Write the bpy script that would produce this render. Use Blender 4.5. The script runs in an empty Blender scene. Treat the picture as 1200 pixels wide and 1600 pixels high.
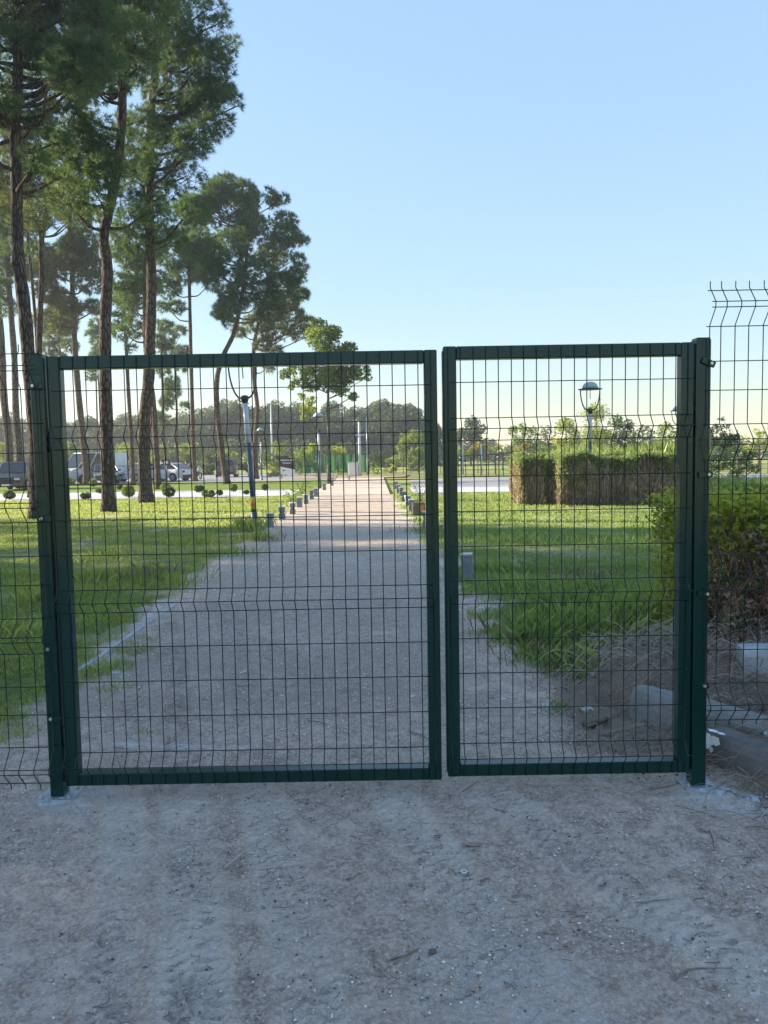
import bpy, math, random
import numpy as np
from mathutils import Matrix, Vector
R_ = math.radians
rng = np.random.default_rng(7); random.seed(7)
S = bpy.context.scene
COL = S.collection

# ------------------------------------------------------------------ camera
CAM_H = 1.62
cam_mat = Matrix.Rotation(math.pi/2 - math.atan(86/1200), 3, 'X') @ Matrix.Rotation(-R_(1.0), 3, 'Z')
cd = bpy.data.cameras.new('camera'); cam = bpy.data.objects.new('camera', cd); COL.objects.link(cam)
cam.matrix_world = Matrix.Translation((0, 0, CAM_H)) @ cam_mat.to_4x4()
cd.sensor_fit = 'HORIZONTAL'; cd.sensor_width = 36; cd.lens = 36.0
cd.clip_start = 0.05; cd.clip_end = 3000
S.camera = cam
# ------------------------------------------------------------------ light
SUN_AZ = R_(-76); SUN_EL = R_(19)          # azimuth from +Y towards +X
w = bpy.data.worlds.new('World'); S.world = w; w.use_nodes = True
nt = w.node_tree; bg = nt.nodes['Background']
sky = nt.nodes.new('ShaderNodeTexSky'); sky.sky_type = 'NISHITA'; sky.sun_disc = False
sky.sun_elevation = SUN_EL; sky.sun_rotation = SUN_AZ % (2*math.pi)
sky.air_density = 1.0; sky.dust_density = 0.0; sky.ozone_density = 1.7; sky.altitude = 0
# soften the sky's bright-to-dark range evenly over the whole dome: colour / luminance^0.64
bw = nt.nodes.new('ShaderNodeRGBToBW'); pw = nt.nodes.new('ShaderNodeMath'); pw.operation = 'POWER'; pw.inputs[1].default_value = -0.67
vm = nt.nodes.new('ShaderNodeVectorMath'); vm.operation = 'SCALE'
nt.links.new(sky.outputs[0], bw.inputs[0]); nt.links.new(bw.outputs[0], pw.inputs[0])
nt.links.new(sky.outputs[0], vm.inputs[0]); nt.links.new(pw.outputs[0], vm.inputs['Scale'])
wb = nt.nodes.new('ShaderNodeVectorMath'); wb.operation = 'MULTIPLY'; wb.inputs[1].default_value = (1.08, 1.0, .935)   # camera white balance for shade
nt.links.new(vm.outputs[0], wb.inputs[0]); nt.links.new(wb.outputs[0], bg.inputs[0]); bg.inputs[1].default_value = 0.15
sd = bpy.data.lights.new('sun', 'SUN'); sd.energy = 4.5; sd.angle = R_(0.7); sd.color = (1.0, 0.86, 0.66)
sun = bpy.data.objects.new('sun', sd); COL.objects.link(sun)
to_sun = Vector((math.sin(SUN_AZ)*math.cos(SUN_EL), math.cos(SUN_AZ)*math.cos(SUN_EL), math.sin(SUN_EL)))
sun.rotation_euler = to_sun.to_track_quat('Z', 'Y').to_euler()
sun.location = (-20, 10, 20)
S.view_settings.view_transform = 'Standard'; S.view_settings.look = 'None'
S.view_settings.exposure = 1.9; S.view_settings.gamma = 1
S.view_settings.use_curve_mapping = False
S.render.engine = 'CYCLES'
S.cycles.max_bounces = 5; S.cycles.transparent_max_bounces = 8; S.cycles.diffuse_bounces = 3

# ------------------------------------------------------------------ helpers
def ray(px, py):
    return cam_mat @ Vector(((px-600)/1200, (800-py)/1200, -1.0))
def at(px, py, Y):
    d = ray(px, py); p = d*(Y/d.y); p.z += CAM_H; return p
def G(px, py, z=0.0):
    d = ray(px, py); p = d*((z-CAM_H)/d.z); p.z += CAM_H; return p

def mesh_np(name, V, F, n=None):
    """V (N,3) array, F (M,k) array of k-gons"""
    V = np.asarray(V, dtype=np.float32); F = np.asarray(F, dtype=np.int32)
    me = bpy.data.meshes.new(name); k = F.shape[1]
    me.vertices.add(len(V)); me.vertices.foreach_set('co', V.ravel())
    me.loops.add(F.size); me.loops.foreach_set('vertex_index', F.ravel())
    me.polygons.add(len(F)); me.polygons.foreach_set('loop_start', np.arange(0, F.size, k, dtype=np.int32))
    try: me.polygons.foreach_set('loop_total', np.full(len(F), k, dtype=np.int32))
    except Exception: pass
    me.update(); me.validate(); return me

class MB:
    """collects polygons for one mesh"""
    def __init__(s): s.v = []; s.f = []; s.sm = []
    def add(s, V, F, smooth=False):
        o = len(s.v); s.v += [tuple(p) for p in V]
        s.f += [tuple(i+o for i in f) for f in F]; s.sm += [smooth]*len(F); return s
    def box(s, x0, x1, y0, y1, z0, z1, M=None, b=0.0):
        if b <= 0:
            V = [(x0,y0,z0),(x1,y0,z0),(x1,y1,z0),(x0,y1,z0),(x0,y0,z1),(x1,y0,z1),(x1,y1,z1),(x0,y1,z1)]
            F = [(0,3,2,1),(4,5,6,7),(0,1,5,4),(1,2,6,5),(2,3,7,6),(3,0,4,7)]
        else:  # chamfered box, 24 verts
            V = []; idx = {}
            xs = (x0, x1); ys = (y0, y1); zs = (z0, z1)
            for i in (0,1):
                for j in (0,1):
                    for k in (0,1):
                        sx = b if i == 0 else -b; sy = b if j == 0 else -b; sz = b if k == 0 else -b
                        idx[(i,j,k,'x')] = len(V); V.append((xs[i], ys[j]+sy, zs[k]+sz))
                        idx[(i,j,k,'y')] = len(V); V.append((xs[i]+sx, ys[j], zs[k]+sz))
                        idx[(i,j,k,'z')] = len(V); V.append((xs[i]+sx, ys[j]+sy, zs[k]))
            F = []
            q = [(0,0),(1,0),(1,1),(0,1)]
            for i in (0,1):
                a = [idx[(i,j,k,'x')] for j,k in q]; F.append(a if i else a[::-1])
                a = [idx[(j,i,k,'y')] for j,k in q]; F.append(a[::-1] if i else a)
                a = [idx[(j,k,i,'z')] for j,k in q]; F.append(a if i else a[::-1])
            for i in (0,1):
                for j in (0,1):
                    F.append([idx[(i,j,0,'x')], idx[(i,j,1,'x')], idx[(i,j,1,'y')], idx[(i,j,0,'y')]])
                    F.append([idx[(0,i,j,'y')], idx[(1,i,j,'y')], idx[(1,i,j,'z')], idx[(0,i,j,'z')]])
                    F.append([idx[(i,0,j,'x')], idx[(i,1,j,'x')], idx[(i,1,j,'z')], idx[(i,0,j,'z')]])
                    for k in (0,1): F.append([idx[(i,j,k,c)] for c in 'xyz'])
        if M is not None: V = [tuple(M @ Vector(p)) for p in V]
        return s.add(V, F)
    def tube(s, pts, rad, n=8, cap=True, smooth=True):
        pts = [Vector(p) for p in pts]; m = len(pts)
        if not hasattr(rad, '__len__'): rad = [rad]*m
        V = []; up = None
        for i, p in enumerate(pts):
            t = (pts[min(i+1, m-1)] - pts[max(i-1, 0)]).normalized()
            if up is None:
                up = Vector((1,0,0)) if abs(t.x) < .9 else Vector((0,1,0))
            a = (up - t*up.dot(t)).normalized(); b = t.cross(a); up = a
            for k in range(n):
                an = 2*math.pi*k/n
                V.append(p + (a*math.cos(an) + b*math.sin(an))*rad[i])
        F = [(i*n+k, i*n+(k+1) % n, (i+1)*n+(k+1) % n, (i+1)*n+k) for i in range(m-1) for k in range(n)]
        if cap: F += [tuple(range(n))[::-1], tuple((m-1)*n+k for k in range(n))]
        return s.add(V, F, smooth)
    def lathe(s, c, prof, n=16, smooth=True):
        """prof: list of (r,z)"""
        V = []; c = Vector(c)
        for r, z in prof:
            for k in range(n):
                an = 2*math.pi*k/n; V.append(c + Vector((r*math.cos(an), r*math.sin(an), z)))
        m = len(prof)
        F = [(i*n+k, i*n+(k+1) % n, (i+1)*n+(k+1) % n, (i+1)*n+k) for i in range(m-1) for k in range(n)]
        F += [tuple(range(n))[::-1], tuple((m-1)*n+k for k in range(n))]
        return s.add(V, F, smooth)
    def mesh(s, name, off=(0,0,0)):
        me = bpy.data.meshes.new(name); ox, oy, oz = off
        me.from_pydata([(a-ox, b-oy, c-oz) for a, b, c in s.v], [], s.f)
        me.polygons.foreach_set('use_smooth', s.sm); me.update(); return me
    def build(s, name, mat, parent=None, off=None):
        if off is None: off = tuple(parent.location) if parent is not None and parent.parent is None else (
            tuple(parent.parent.location) if parent is not None else (0,0,0))
        o = bpy.data.objects.new(name, s.mesh(name, off)); COL.objects.link(o)
        if mat: o.data.materials.append(mat)
        if parent is not None: o.parent = parent
        return o

def obj(name, me, mat=None, parent=None, loc=(0,0,0)):
    o = bpy.data.objects.new(name, me); COL.objects.link(o)
    if mat and not me.materials: me.materials.append(mat)
    o.location = loc
    if parent is not None: o.parent = parent
    return o
def tag(o, label=None, cat=None, group=None, kind=None):
    if label: o['label'] = label
    if cat: o['category'] = cat
    if group: o['group'] = group
    if kind: o['kind'] = kind
    return o
def thing(name, loc, label, cat, group=None):
    o = bpy.data.objects.new(name, None); COL.objects.link(o); o.location = loc
    o.empty_display_size = .2
    return tag(o, label, cat, group)
def copy_tree(o, loc=None, rz=None, sc=None, label=None, group=None):
    r = o.copy(); COL.objects.link(r)
    for ch in list(o.children):
        c = ch.copy(); COL.objects.link(c); c.parent = r
        for g in list(ch.children):
            d = g.copy(); COL.objects.link(d); d.parent = c
    if loc is not None: r.location = loc
    if rz is not None: r.rotation_euler.z = rz
    if sc is not None: r.scale = sc if hasattr(sc, '__len__') else (sc, sc, sc)
    if label: r['label'] = label
    if group: r['group'] = group
    return r

# value noise
def _h(ix, iy, s):
    n = (ix.astype(np.int64)*374761393 + iy.astype(np.int64)*668265263 + s*1442695041) & 0x7fffffff
    n = ((n ^ (n >> 13))*1274126177) & 0x7fffffff
    return ((n ^ (n >> 16)) & 0xffff)/65535.0
def vn(x, y, s=0):
    x = np.asarray(x, float); y = np.asarray(y, float)
    ix = np.floor(x); iy = np.floor(y); fx = x-ix; fy = y-iy
    fx = fx*fx*(3-2*fx); fy = fy*fy*(3-2*fy); ix = ix.astype(int); iy = iy.astype(int)
    a = _h(ix, iy, s); b = _h(ix+1, iy, s); c = _h(ix, iy+1, s); d = _h(ix+1, iy+1, s)
    return (a*(1-fx)+b*fx)*(1-fy) + (c*(1-fx)+d*fx)*fy
def fbm(x, y, s=0, o=4):
    t = 0; a = .5; k = 1.0
    for i in range(o): t = t + a*vn(x*k+i*17.3, y*k-i*9.1, s+i); a *= .5; k *= 2.03
    return t/(1-.5**o) - .5
def sstep(a, b, x):
    t = np.clip((x-a)/(b-a), 0, 1); return t*t*(3-2*t)

# ------------------------------------------------------------------ materials
def newmat(name, rough=.8, spec=.3, metal=0.0, col=(.5,.5,.5)):
    m = bpy.data.materials.new(name); m.use_nodes = True
    b = m.node_tree.nodes['Principled BSDF']
    b.inputs['Base Color'].default_value = (*col, 1); b.inputs['Roughness'].default_value = rough
    b.inputs['Metallic'].default_value = metal; b.inputs['Specular IOR Level'].default_value = spec
    return m
class N:
    def __init__(s, m): s.t = m.node_tree; s.b = s.t.nodes['Principled BSDF']; s.out = s.t.nodes['Material Output']
    def n(s, t, **k):
        x = s.t.nodes.new(t)
        for a, b in k.items(): setattr(x, a, b)
        return x
    def l(s, a, b): s.t.links.new(a, b)
    def coord(s, scale=(1,1,1), kind='Object'):
        c = s.n('ShaderNodeTexCoord'); mp = s.n('ShaderNodeMapping'); mp.inputs['Scale'].default_value = scale
        s.l(c.outputs[kind], mp.inputs[0]); return mp.outputs[0]
    def noise(s, vec, scale, detail=4, rough=.55, dist=0):
        x = s.n('ShaderNodeTexNoise'); s.l(vec, x.inputs['Vector'])
        x.inputs['Scale'].default_value = scale; x.inputs['Detail'].default_value = detail
        x.inputs['Roughness'].default_value = rough; x.inputs['Distortion'].default_value = dist
        return x.outputs['Fac']
    def vor(s, vec, scale, feat='F1'):
        x = s.n('ShaderNodeTexVoronoi', feature=feat); s.l(vec, x.inputs['Vector']); x.inputs['Scale'].default_value = scale
        return x.outputs
    def ramp(s, fac, *st):
        x = s.n('ShaderNodeValToRGB'); s.l(fac, x.inputs[0]); e = x.color_ramp.elements
        while len(e) < len(st): e.new(.5)
        for i, (p, c) in enumerate(st):
            e[i].position = p; e[i].color = (*c, 1) if hasattr(c, '__len__') else (c, c, c, 1)
        return x.outputs[0]
    def mix(s, f, a, b, mode='MIX'):
        x = s.n('ShaderNodeMix', data_type='RGBA', blend_type=mode)
        for sock, v in ((x.inputs[0], f), (x.inputs[6], a), (x.inputs[7], b)):
            if hasattr(v, 'links') or hasattr(v, 'is_linked'): s.l(v, sock)
            elif hasattr(v, '__len__'): sock.default_value = (*v, 1)
            else: sock.default_value = v
        return x.outputs[2]
    def math(s, op, a, b=0.0):
        x = s.n('ShaderNodeMath', operation=op)
        for sock, v in ((x.inputs[0], a), (x.inputs[1], b)):
            if hasattr(v, 'is_linked'): s.l(v, sock)
            else: sock.default_value = v
        return x.outputs[0]
    def bump(s, h, strength=.5, dist=.01, prev=None):
        x = s.n('ShaderNodeBump'); s.l(h, x.inputs['Height'])
        x.inputs['Strength'].default_value = strength; x.inputs['Distance'].default_value = dist
        if prev is not None: s.l(prev, x.inputs['Normal'])
        return x.outputs[0]
    def col(s, c): s.l(c, s.b.inputs['Base Color'])
    def nrm(s, c): s.l(c, s.b.inputs['Normal'])

def foliage_mat(name, c1, c2, c3=None, transl=.35, nscale=.6, rough=.6):
    """leaves: colour varies by leaf and by clump; light passes through"""
    m = newmat(name, rough=rough, spec=.25); k = N(m)
    g = k.n('ShaderNodeNewGeometry'); v = k.coord()
    nz = k.noise(v, nscale, 3)
    f = k.math('ADD', k.math('MULTIPLY', g.outputs['Random Per Island'], .6), k.math('MULTIPLY', nz, .9))
    f = k.math('SUBTRACT', f, .25)
    st = [(0.1, c1), (.65, c2)] + ([(.95, c3)] if c3 else [])
    c = k.ramp(f, *st); k.col(c)
    tr = k.n('ShaderNodeBsdfTranslucent'); k.l(k.mix(.35, c, (.35,.42,.05), 'MIX'), tr.inputs[0])
    mx = k.n('ShaderNodeMixShader'); mx.inputs[0].default_value = transl
    k.l(k.b.outputs[0], mx.inputs[1]); k.l(tr.outputs[0], mx.inputs[2]); k.l(mx.outputs[0], k.out.inputs[0])
    return m
def bark_mat(name, c1, c2, c3):
    m = newmat(name, rough=.95, spec=.1); k = N(m)
    v = k.coord((1,1,.22)); vo = k.vor(v, 14, 'DISTANCE_TO_EDGE'); nz = k.noise(v, 9, 6, .65)
    f = k.ramp(vo[0], (0, 0.0), (.22, 1.0))
    c = k.mix(f, c1, k.ramp(nz, (.35, c2), (.65, c3))); k.col(c)
    h = k.math('ADD', k.math('MULTIPLY', f, .6), k.math('MULTIPLY', nz, .7)); k.nrm(k.bump(h, 1.0, .04)); return m
def plain(name, c, rough=.6, spec=.4, metal=0, var=.15, scale=8, bump=0.0, bscale=60):
    m = newmat(name, rough, spec, metal, c); k = N(m); v = k.coord(); nz = k.noise(v, scale, 5, .6)
    a = tuple(x*(1-var) for x in c); b = tuple(min(1, x*(1+var)) for x in c)
    k.col(k.ramp(nz, (.3, a), (.7, b)))
    if bump: k.nrm(k.bump(k.noise(v, bscale, 4), bump, .005))
    return m

# ground: one material for every near sheet, driven by the vertex layers grass / gravel / pale
gm = newmat('ground_soil', rough=.93, spec=.15); k = N(gm)
v = k.coord(); 
def attr(nm):
    a = k.n('ShaderNodeAttribute'); a.attribute_name = nm; return a.outputs['Fac']
n1 = k.noise(v, 1.1, 6, .6); n2 = k.noise(v, 9, 6, .65, .4); n3 = k.noise(v, 60, 5, .7); n4 = k.noise(v, 260, 3, .7)
soil = k.ramp(n1, (.3, (.57,.42,.31)), (.52, (.71,.55,.42)), (.75, (.82,.67,.54)))
soil = k.mix(k.ramp(n2, (.38, 0.0), (.60, .85)), soil, (.37,.27,.20))
soil = k.mix(k.ramp(n3, (.42, 0.0), (.66, .85)), soil, (.86,.76,.66))
soil = k.mix(k.ramp(n4, (.56, 0.0), (.70, .45)), soil, (.22,.17,.13))
grav = k.ramp(n3, (.3, (.34,.275,.215)), (.5, (.52,.435,.355)), (.7, (.70,.61,.52)))
grav = k.mix(k.ramp(n2, (.42, 0.0), (.66, .55)), grav, (.36,.27,.19))
vg = k.vor(v, 55); grav = k.mix(k.ramp(vg['Distance'], (.0, .35), (.22, 0.0)), grav, (.78,.74,.68))
grass = k.ramp(n2, (.3, (.13,.16,.05)), (.6, (.20,.25,.07)), (.8, (.36,.33,.15)))
soil = k.mix(k.math('MULTIPLY', attr('dust'), k.ramp(n2, (.30, .45), (.62, 1.0))), soil, (.87,.77,.66))
c = k.mix(attr('gravel'), soil, grav)
c = k.mix(k.math('MULTIPLY', attr('pale'), k.ramp(n2, (.40, 0.0), (.56, 1.0))), c, (.80,.76,.70))
c = k.mix(attr('grass'), c, grass)
c = k.mix(attr('damp'), c, (.24,.18,.13))
k.col(c)
b0 = k.bump(n2, .8, .03); b1 = k.bump(n3, 1.0, .018, b0); b2 = k.bump(n4, .9, .006, b1); b3 = k.bump(vg['Distance'], .35, .01, b2); k.nrm(b3)

M = {}
M['field'] = newmat('field_grass', .95, .1); k = N(M['field']); v = k.coord()
k.col(k.mix(k.ramp(k.noise(v, .12, 4), (.4, 0.0), (.65, 1.0)), k.ramp(k.noise(v, 2.2, 6, .7), (.3, (.17,.24,.05)), (.7, (.32,.38,.09))), (.36,.31,.14)))
k.nrm(k.bump(k.noise(v, 6, 6, .7), .8, .15))
M['lawn_far'] = newmat('mown_grass', .95, .1); k = N(M['lawn_far']); v = k.coord()
k.col(k.ramp(k.noise(v, 1.7, 6, .7), (.3, (.12,.17,.03)), (.7, (.26,.33,.06)))); k.nrm(k.bump(k.noise(v, 20, 5, .7), .8, .06))
M['white_gravel'] = newmat('white_gravel', .9, .2); k = N(M['white_gravel']); v = k.coord()
k.col(k.ramp(k.noise(v, 9, 6, .7), (.3, (.40,.41,.44)), (.7, (.60,.61,.64)))); k.nrm(k.bump(k.noise(v, 30, 4), .6, .04))
M['asphalt'] = newmat('old_asphalt', .9, .25); k = N(M['asphalt']); v = k.coord()
k.col(k.mix(k.ramp(k.noise(v, .35, 4), (.4, 0.0), (.6, .6)), k.ramp(k.noise(v, 12, 6, .7), (.3, (.22,.22,.235)), (.7, (.31,.31,.33))), (.40,.36,.32)))
k.nrm(k.bump(k.noise(v, 60, 4), .5, .02))
M['dry_soil'] = newmat('orange_soil', .95, .1); k = N(M['dry_soil']); v = k.coord()
k.col(k.ramp(k.noise(v, 1.5, 6, .7), (.3, (.34,.24,.15)), (.7, (.48,.36,.25)))); k.nrm(k.bump(k.noise(v, 20, 5, .7), .8, .05))

m = newmat('green_powder_coat', .20, .42, 0, (.002,.034,.029)); k = N(m); v = k.coord()
k.col(k.mix(k.ramp(k.noise(v, 14, 5, .7), (.55, 0.0), (.8, .25)), (.002,.032,.027), (.02,.055,.05)))
k.l(k.ramp(k.noise(v, 40, 4), (.3, .12), (.7, .26)), k.b.inputs['Roughness'])
M['green'] = m
M['wire'] = plain('green_wire', (.006,.022,.020), .4, .4, 0, .2, 30)
M['bolt'] = plain('galvanised_bolt', (.62,.63,.64), .35, .5, .8, .1, 40)
M['plate'] = plain('galvanised_plate', (.38,.42,.45), .45, .5, .5, .25, 25)
M['cement'] = plain('spilled_mortar', (.42,.46,.48), .95, .1, 0, .45, 45, 1.0, 160)
def concrete(name, c1, c2, lichen=.25):
    m = newmat(name, .92, .2); k = N(m); v = k.coord()
    a = k.ramp(k.noise(v, 7, 7, .7), (.3, c1), (.7, c2))
    a = k.mix(k.ramp(k.noise(v, 22, 5, .7), (.52, 0.0), (.7, lichen)), a, (.13,.125,.105)); k.col(a)
    k.nrm(k.bump(k.noise(v, 80, 5, .7), .6, .006)); return m
M['conc'] = concrete('weathered_concrete', (.20,.205,.205), (.34,.345,.34))
M['conc_dark'] = concrete('dark_concrete', (.13,.125,.12), (.25,.24,.23), .5)
M['conc_light'] = concrete('light_concrete', (.34,.36,.38), (.5,.52,.54), .15)
M['bollard'] = concrete('blue_grey_stone', (.15,.165,.19), (.26,.28,.31), .15)
M['cap'] = concrete('pale_cap_stone', (.5,.52,.52), (.68,.7,.7), .05)
M['paint_white'] = plain('old_white_paint', (.78,.80,.79), .7, .3, 0, .08, 30)
M['bark'] = bark_mat('pine_bark', (.030,.022,.018), (.10,.075,.060), (.19,.15,.125))
M['bark_warm'] = bark_mat('reddish_pine_bark', (.035,.022,.016), (.125,.080,.055), (.22,.155,.115))
M['bark_thin'] = bark_mat('smooth_bark', (.05,.045,.035), (.14,.12,.09), (.2,.18,.15))
M['needle'] = foliage_mat('pine_needles', (.018,.056,.032), (.060,.145,.066), (.16,.23,.075), .32, 1.3)
M['needle_warm'] = foliage_mat('old_pine_needles', (.030,.062,.030), (.095,.130,.052), (.26,.20,.07), .34, 1.2)
M['leaf_dark'] = foliage_mat('dark_leaves', (.03,.07,.025), (.07,.13,.04), (.13,.20,.06), .4, .5)
M['leaf_mid'] = foliage_mat('mid_green_leaves', (.08,.13,.035), (.19,.27,.065), (.32,.38,.09), .5, .5)
M['leaf_lime'] = foliage_mat('yellow_green_leaves', (.14,.19,.025), (.30,.36,.045), (.46,.48,.08), .5, .8)
M['leaf_far'] = foliage_mat('far_tree_leaves', (.035,.06,.03), (.07,.105,.045), (.12,.155,.06), .25, .15)
M['leaf_brown'] = foliage_mat('dead_brown_leaves', (.16,.11,.08), (.42,.31,.23), (.62,.50,.38), .3, 1.2)
M['leaf_autumn'] = foliage_mat('orange_leaves', (.16,.13,.02), (.35,.26,.04), (.42,.19,.05), .45, .8)
M['grass_l'] = foliage_mat('mown_grass_blades', (.20,.25,.065), (.38,.46,.11), (.60,.58,.20), .5, .5)
M['grass_r'] = foliage_mat('lush_grass_blades', (.15,.22,.065), (.30,.41,.11), (.54,.56,.21), .45, .6)
M['straw'] = foliage_mat('dry_straw', (.12,.095,.065), (.26,.21,.145), (.42,.36,.26), .15, 2)
M['twig'] = plain('dry_twig_bark', (.24,.19,.155), .9, .1, 0, .4, 40)
M['twig_pale'] = plain('bleached_twig', (.42,.38,.32), .85, .1, 0, .25, 40)

# ------------------------------------------------------------------ ground sheets
XL = ([-10, 4.2, 6.3, 10.4, 24, 44], [-2.40, -2.42, -2.43, -2.66, -3.0, -3.45])
XR = ([-10, 5.6, 8.4, 25, 44], [1.02, .98, .86, .47, 0.0])
def xl(y): return np.interp(y, *XL)
def xr(y): return np.interp(y, *XR)
def masks(x, y):
    nz = fbm(x*1.3, y*1.3, 3, 4); nf = fbm(x*6, y*6, 5, 3)
    dl = np.minimum(xl(y)-x, (y-4.55))
    dr = np.minimum(x-xr(y)-.10, (y-5.75+.25*np.sin(x*3)))
    far = np.clip((y-8)/10, 0, 1)
    gl = sstep(-.12, .22, dl + nz*.55 + nf*.25)
    gr = sstep(-.15, .3, dr + nz*.9 + nf*.3)
    # thin grass invading the gravel on the left near the kerb line
    inv = sstep(.08, .25, fbm(x*2.2, y*2.2, 21, 4))*sstep(1.0, .1, x-xl(y))*sstep(4.4, 5.0, y)*sstep(7.5, 6.2, y)*.55
    bare = np.maximum(sstep(.08, .26, fbm(x*.5, y*.5, 33, 3))*.45, sstep(.12, .26, fbm(x*2.1, y*1.7, 37, 4))*.45)     # thin patches on the lawns
    g = np.maximum(np.maximum(gl, gr)*(1-bare), inv)
    inside = (x > xl(y)-.2) & (x < xr(y)+.6)
    grv = sstep(4.2, 5.2, y)*sstep(-.1, .5, x-xl(y)+nz)*sstep(-.1, .5, xr(y)-x+.1+nz*.8)*(.35+.65*sstep(-.2, .15, nz+.1))
    # the grey wheel-worn gravel gets brown and orange further on
    pale = sstep(.20, .34, fbm(x*1.6+3, y*.9, 41, 4))*sstep(3.6, 3.0, y)*.45
    line = np.exp(-((y-4.28-.05*np.sin(x*2.1)-nf*.12)/.035)**2)*((x > -1.6) & (x < .26))*sstep(-.12, .05, fbm(x*2, y*0+2, 55, 2))
    spill = np.exp(-(((x+1.5)/.19)**2+((y-3.58)/.12)**2)) + np.exp(-(((x-1.62)/.24)**2+((y-3.42+ (x-1.55)*.55)/.13)**2))*1.1
    kerbline = np.exp(-((x-xl(y)-.03)/.035)**2)*((y > 4.4) & (y < 8.5))*sstep(-.25, .0, fbm(x*0+1, y*1.4, 61, 2))
    pale = np.clip(pale + line*1.1 + spill*1.3 + kerbline*.9, 0, 1)
    damp = sstep(.9, 1.25, x+nz*.6)*sstep(6.4, 5.6, y)*sstep(3.75, 4.2, y+nz*.4)*.75
    damp = np.maximum(damp, sstep(1.62, 1.8, x+nz*.1)*sstep(5.9, 5.3, y)*.8)
    return g, grv, pale, damp, track(x, y, True)
def base_h(x, y):
    return fbm(x*.35, y*.35, 9, 3)*.05
def bank_h(x, y):
    b = .15*sstep(1.0, 1.9, x)*np.exp(-((y-5.35)/.42)**2)
    b += .10*sstep(1.62, 1.95, x-(3.8-y)*.15)*sstep(3.1, 3.4, y)*sstep(6.5, 5.0, y)
    b += .10*sstep(2.0, 3.0, x)*sstep(4.4, 5.2, y)*sstep(9, 7, y)
    hole = np.exp(-(((x-1.46)/.11)**2+((y-4.92)/.09)**2))
    return b - .14*hole
def track(x, y, tone=False):
    """tyre tread marks pressed into the dirt in front of the gate"""
    h = np.zeros_like(x); dst = np.zeros_like(x)
    for (xa, ya, xb, yb, wd, am) in ((-.52, 2.0, -.98, 3.55, .10, .020), (-.78, 2.0, -1.24, 3.5, .08, .014), (-.22, 2.0, -.60, 3.6, .10, .013), (.50, 2.0, .10, 3.3, .10, .009), (1.25, 2.0, .55, 3.4, .11, .012)):
        dx, dy = xb-xa, yb-ya; L = math.hypot(dx, dy); u = ((x-xa)*dx+(y-ya)*dy)/L; q = ((x-xa)*dy-(y-ya)*dx)/L
        q = q + fbm(u*1.5, u*0+am*900, 71, 2)*.06
        td = .5+.5*np.clip(2.2*np.sin((u+np.abs(q)*.6)*2*math.pi/.055), -1, 1)
        dst = np.maximum(dst, (.45+.55*td)*sstep(wd*1.35, wd*.9, np.abs(q))*sstep(-.6, .0, u)*sstep(3.9, 3.4, y)*(.35+.65*sstep(-.15, .12, fbm(x*2.4+am*500, y*1.3, 85, 3))))
        env = sstep(wd, wd*.8, np.abs(q))*sstep(-.4, .1, u)*(.3+.7*sstep(-.12, .15, fbm(x*2, y*2, 81, 3)))
        tread = np.sin((u+np.abs(q)*.6)*2*math.pi/.055)
        h += am*env*(np.clip(tread*2.5, -1, 1)*.5-.3) + am*.9*np.exp(-((np.abs(q)-wd*1.12)/.022)**2)*sstep(-.4, .1, u)*.8
    if tone: return np.clip(dst, 0, 1)
    return h
def ground_h(x, y):
    x = np.asarray(x, float); y = np.asarray(y, float)
    return base_h(x, y)*sstep(3.9, 7, y) + bank_h(x, y)
def gz(x, y): return float(ground_h(np.array([x]), np.array([y]))[0])

def grid(x0, x1, y0, y1, st, fine):
    nx = int(round((x1-x0)/st))+1; ny = int(round((y1-y0)/st))+1
    X, Y = np.meshgrid(np.linspace(x0, x1, nx), np.linspace(y0, y1, ny))
    Z = ground_h(X, Y)
    g, gr, pa, da, du = masks(X, Y)
    if fine:
        edge = sstep(0, .4, X-x0)*sstep(0, .4, x1-X)*sstep(0, .5, y1-Y)
        rough = (.012*fbm(X*4, Y*4, 101, 4)*2 + .022*np.abs(fbm(X*12, Y*12, 103, 3)) + .012*fbm(X*34, Y*34, 105, 2)*2)
        Z = Z + edge*(rough*(1+g*1.5+da*2.2) + track(X, Y) + .006*pa*(fbm(X*20, Y*20, 8, 2)+.3))
    else:
        Z = Z + .02*fbm(X*2, Y*2, 7, 3)*sstep(9, 11, Y)
    idx = np.arange(nx*ny).reshape(ny, nx)
    F = np.stack([idx[:-1,:-1], idx[:-1,1:], idx[1:,1:], idx[1:,:-1]], -1).reshape(-1, 4)
    V = np.stack([X, Y, Z], -1).reshape(-1, 3)
    return V, F, [a.ravel() for a in (g, gr, pa, da, du)]
def split_sheet(V, F, at_, keep, classes):
    """one object per named region of the ground grid"""
    C = V[F].mean(1); reg = classes(C[:,0], C[:,1]); out = {}
    for name in sorted(set(reg)):
        sel = F[(reg == name) & keep(C[:,0], C[:,1])]
        if not len(sel): continue
        u, inv = np.unique(sel, return_inverse=True)
        me = mesh_np(name, V[u], inv.reshape(-1, 4))
        me.polygons.foreach_set('use_smooth', np.ones(len(sel), bool))
        for nm, a in zip(('grass', 'gravel', 'pale', 'damp', 'dust'), at_):
            la = me.attributes.new(nm, 'FLOAT', 'POINT'); la.data.foreach_set('value', a[u].astype(np.float32))
        o = obj(name, me, gm); tag(o, kind='structure'); out[name] = o
    return out
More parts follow.
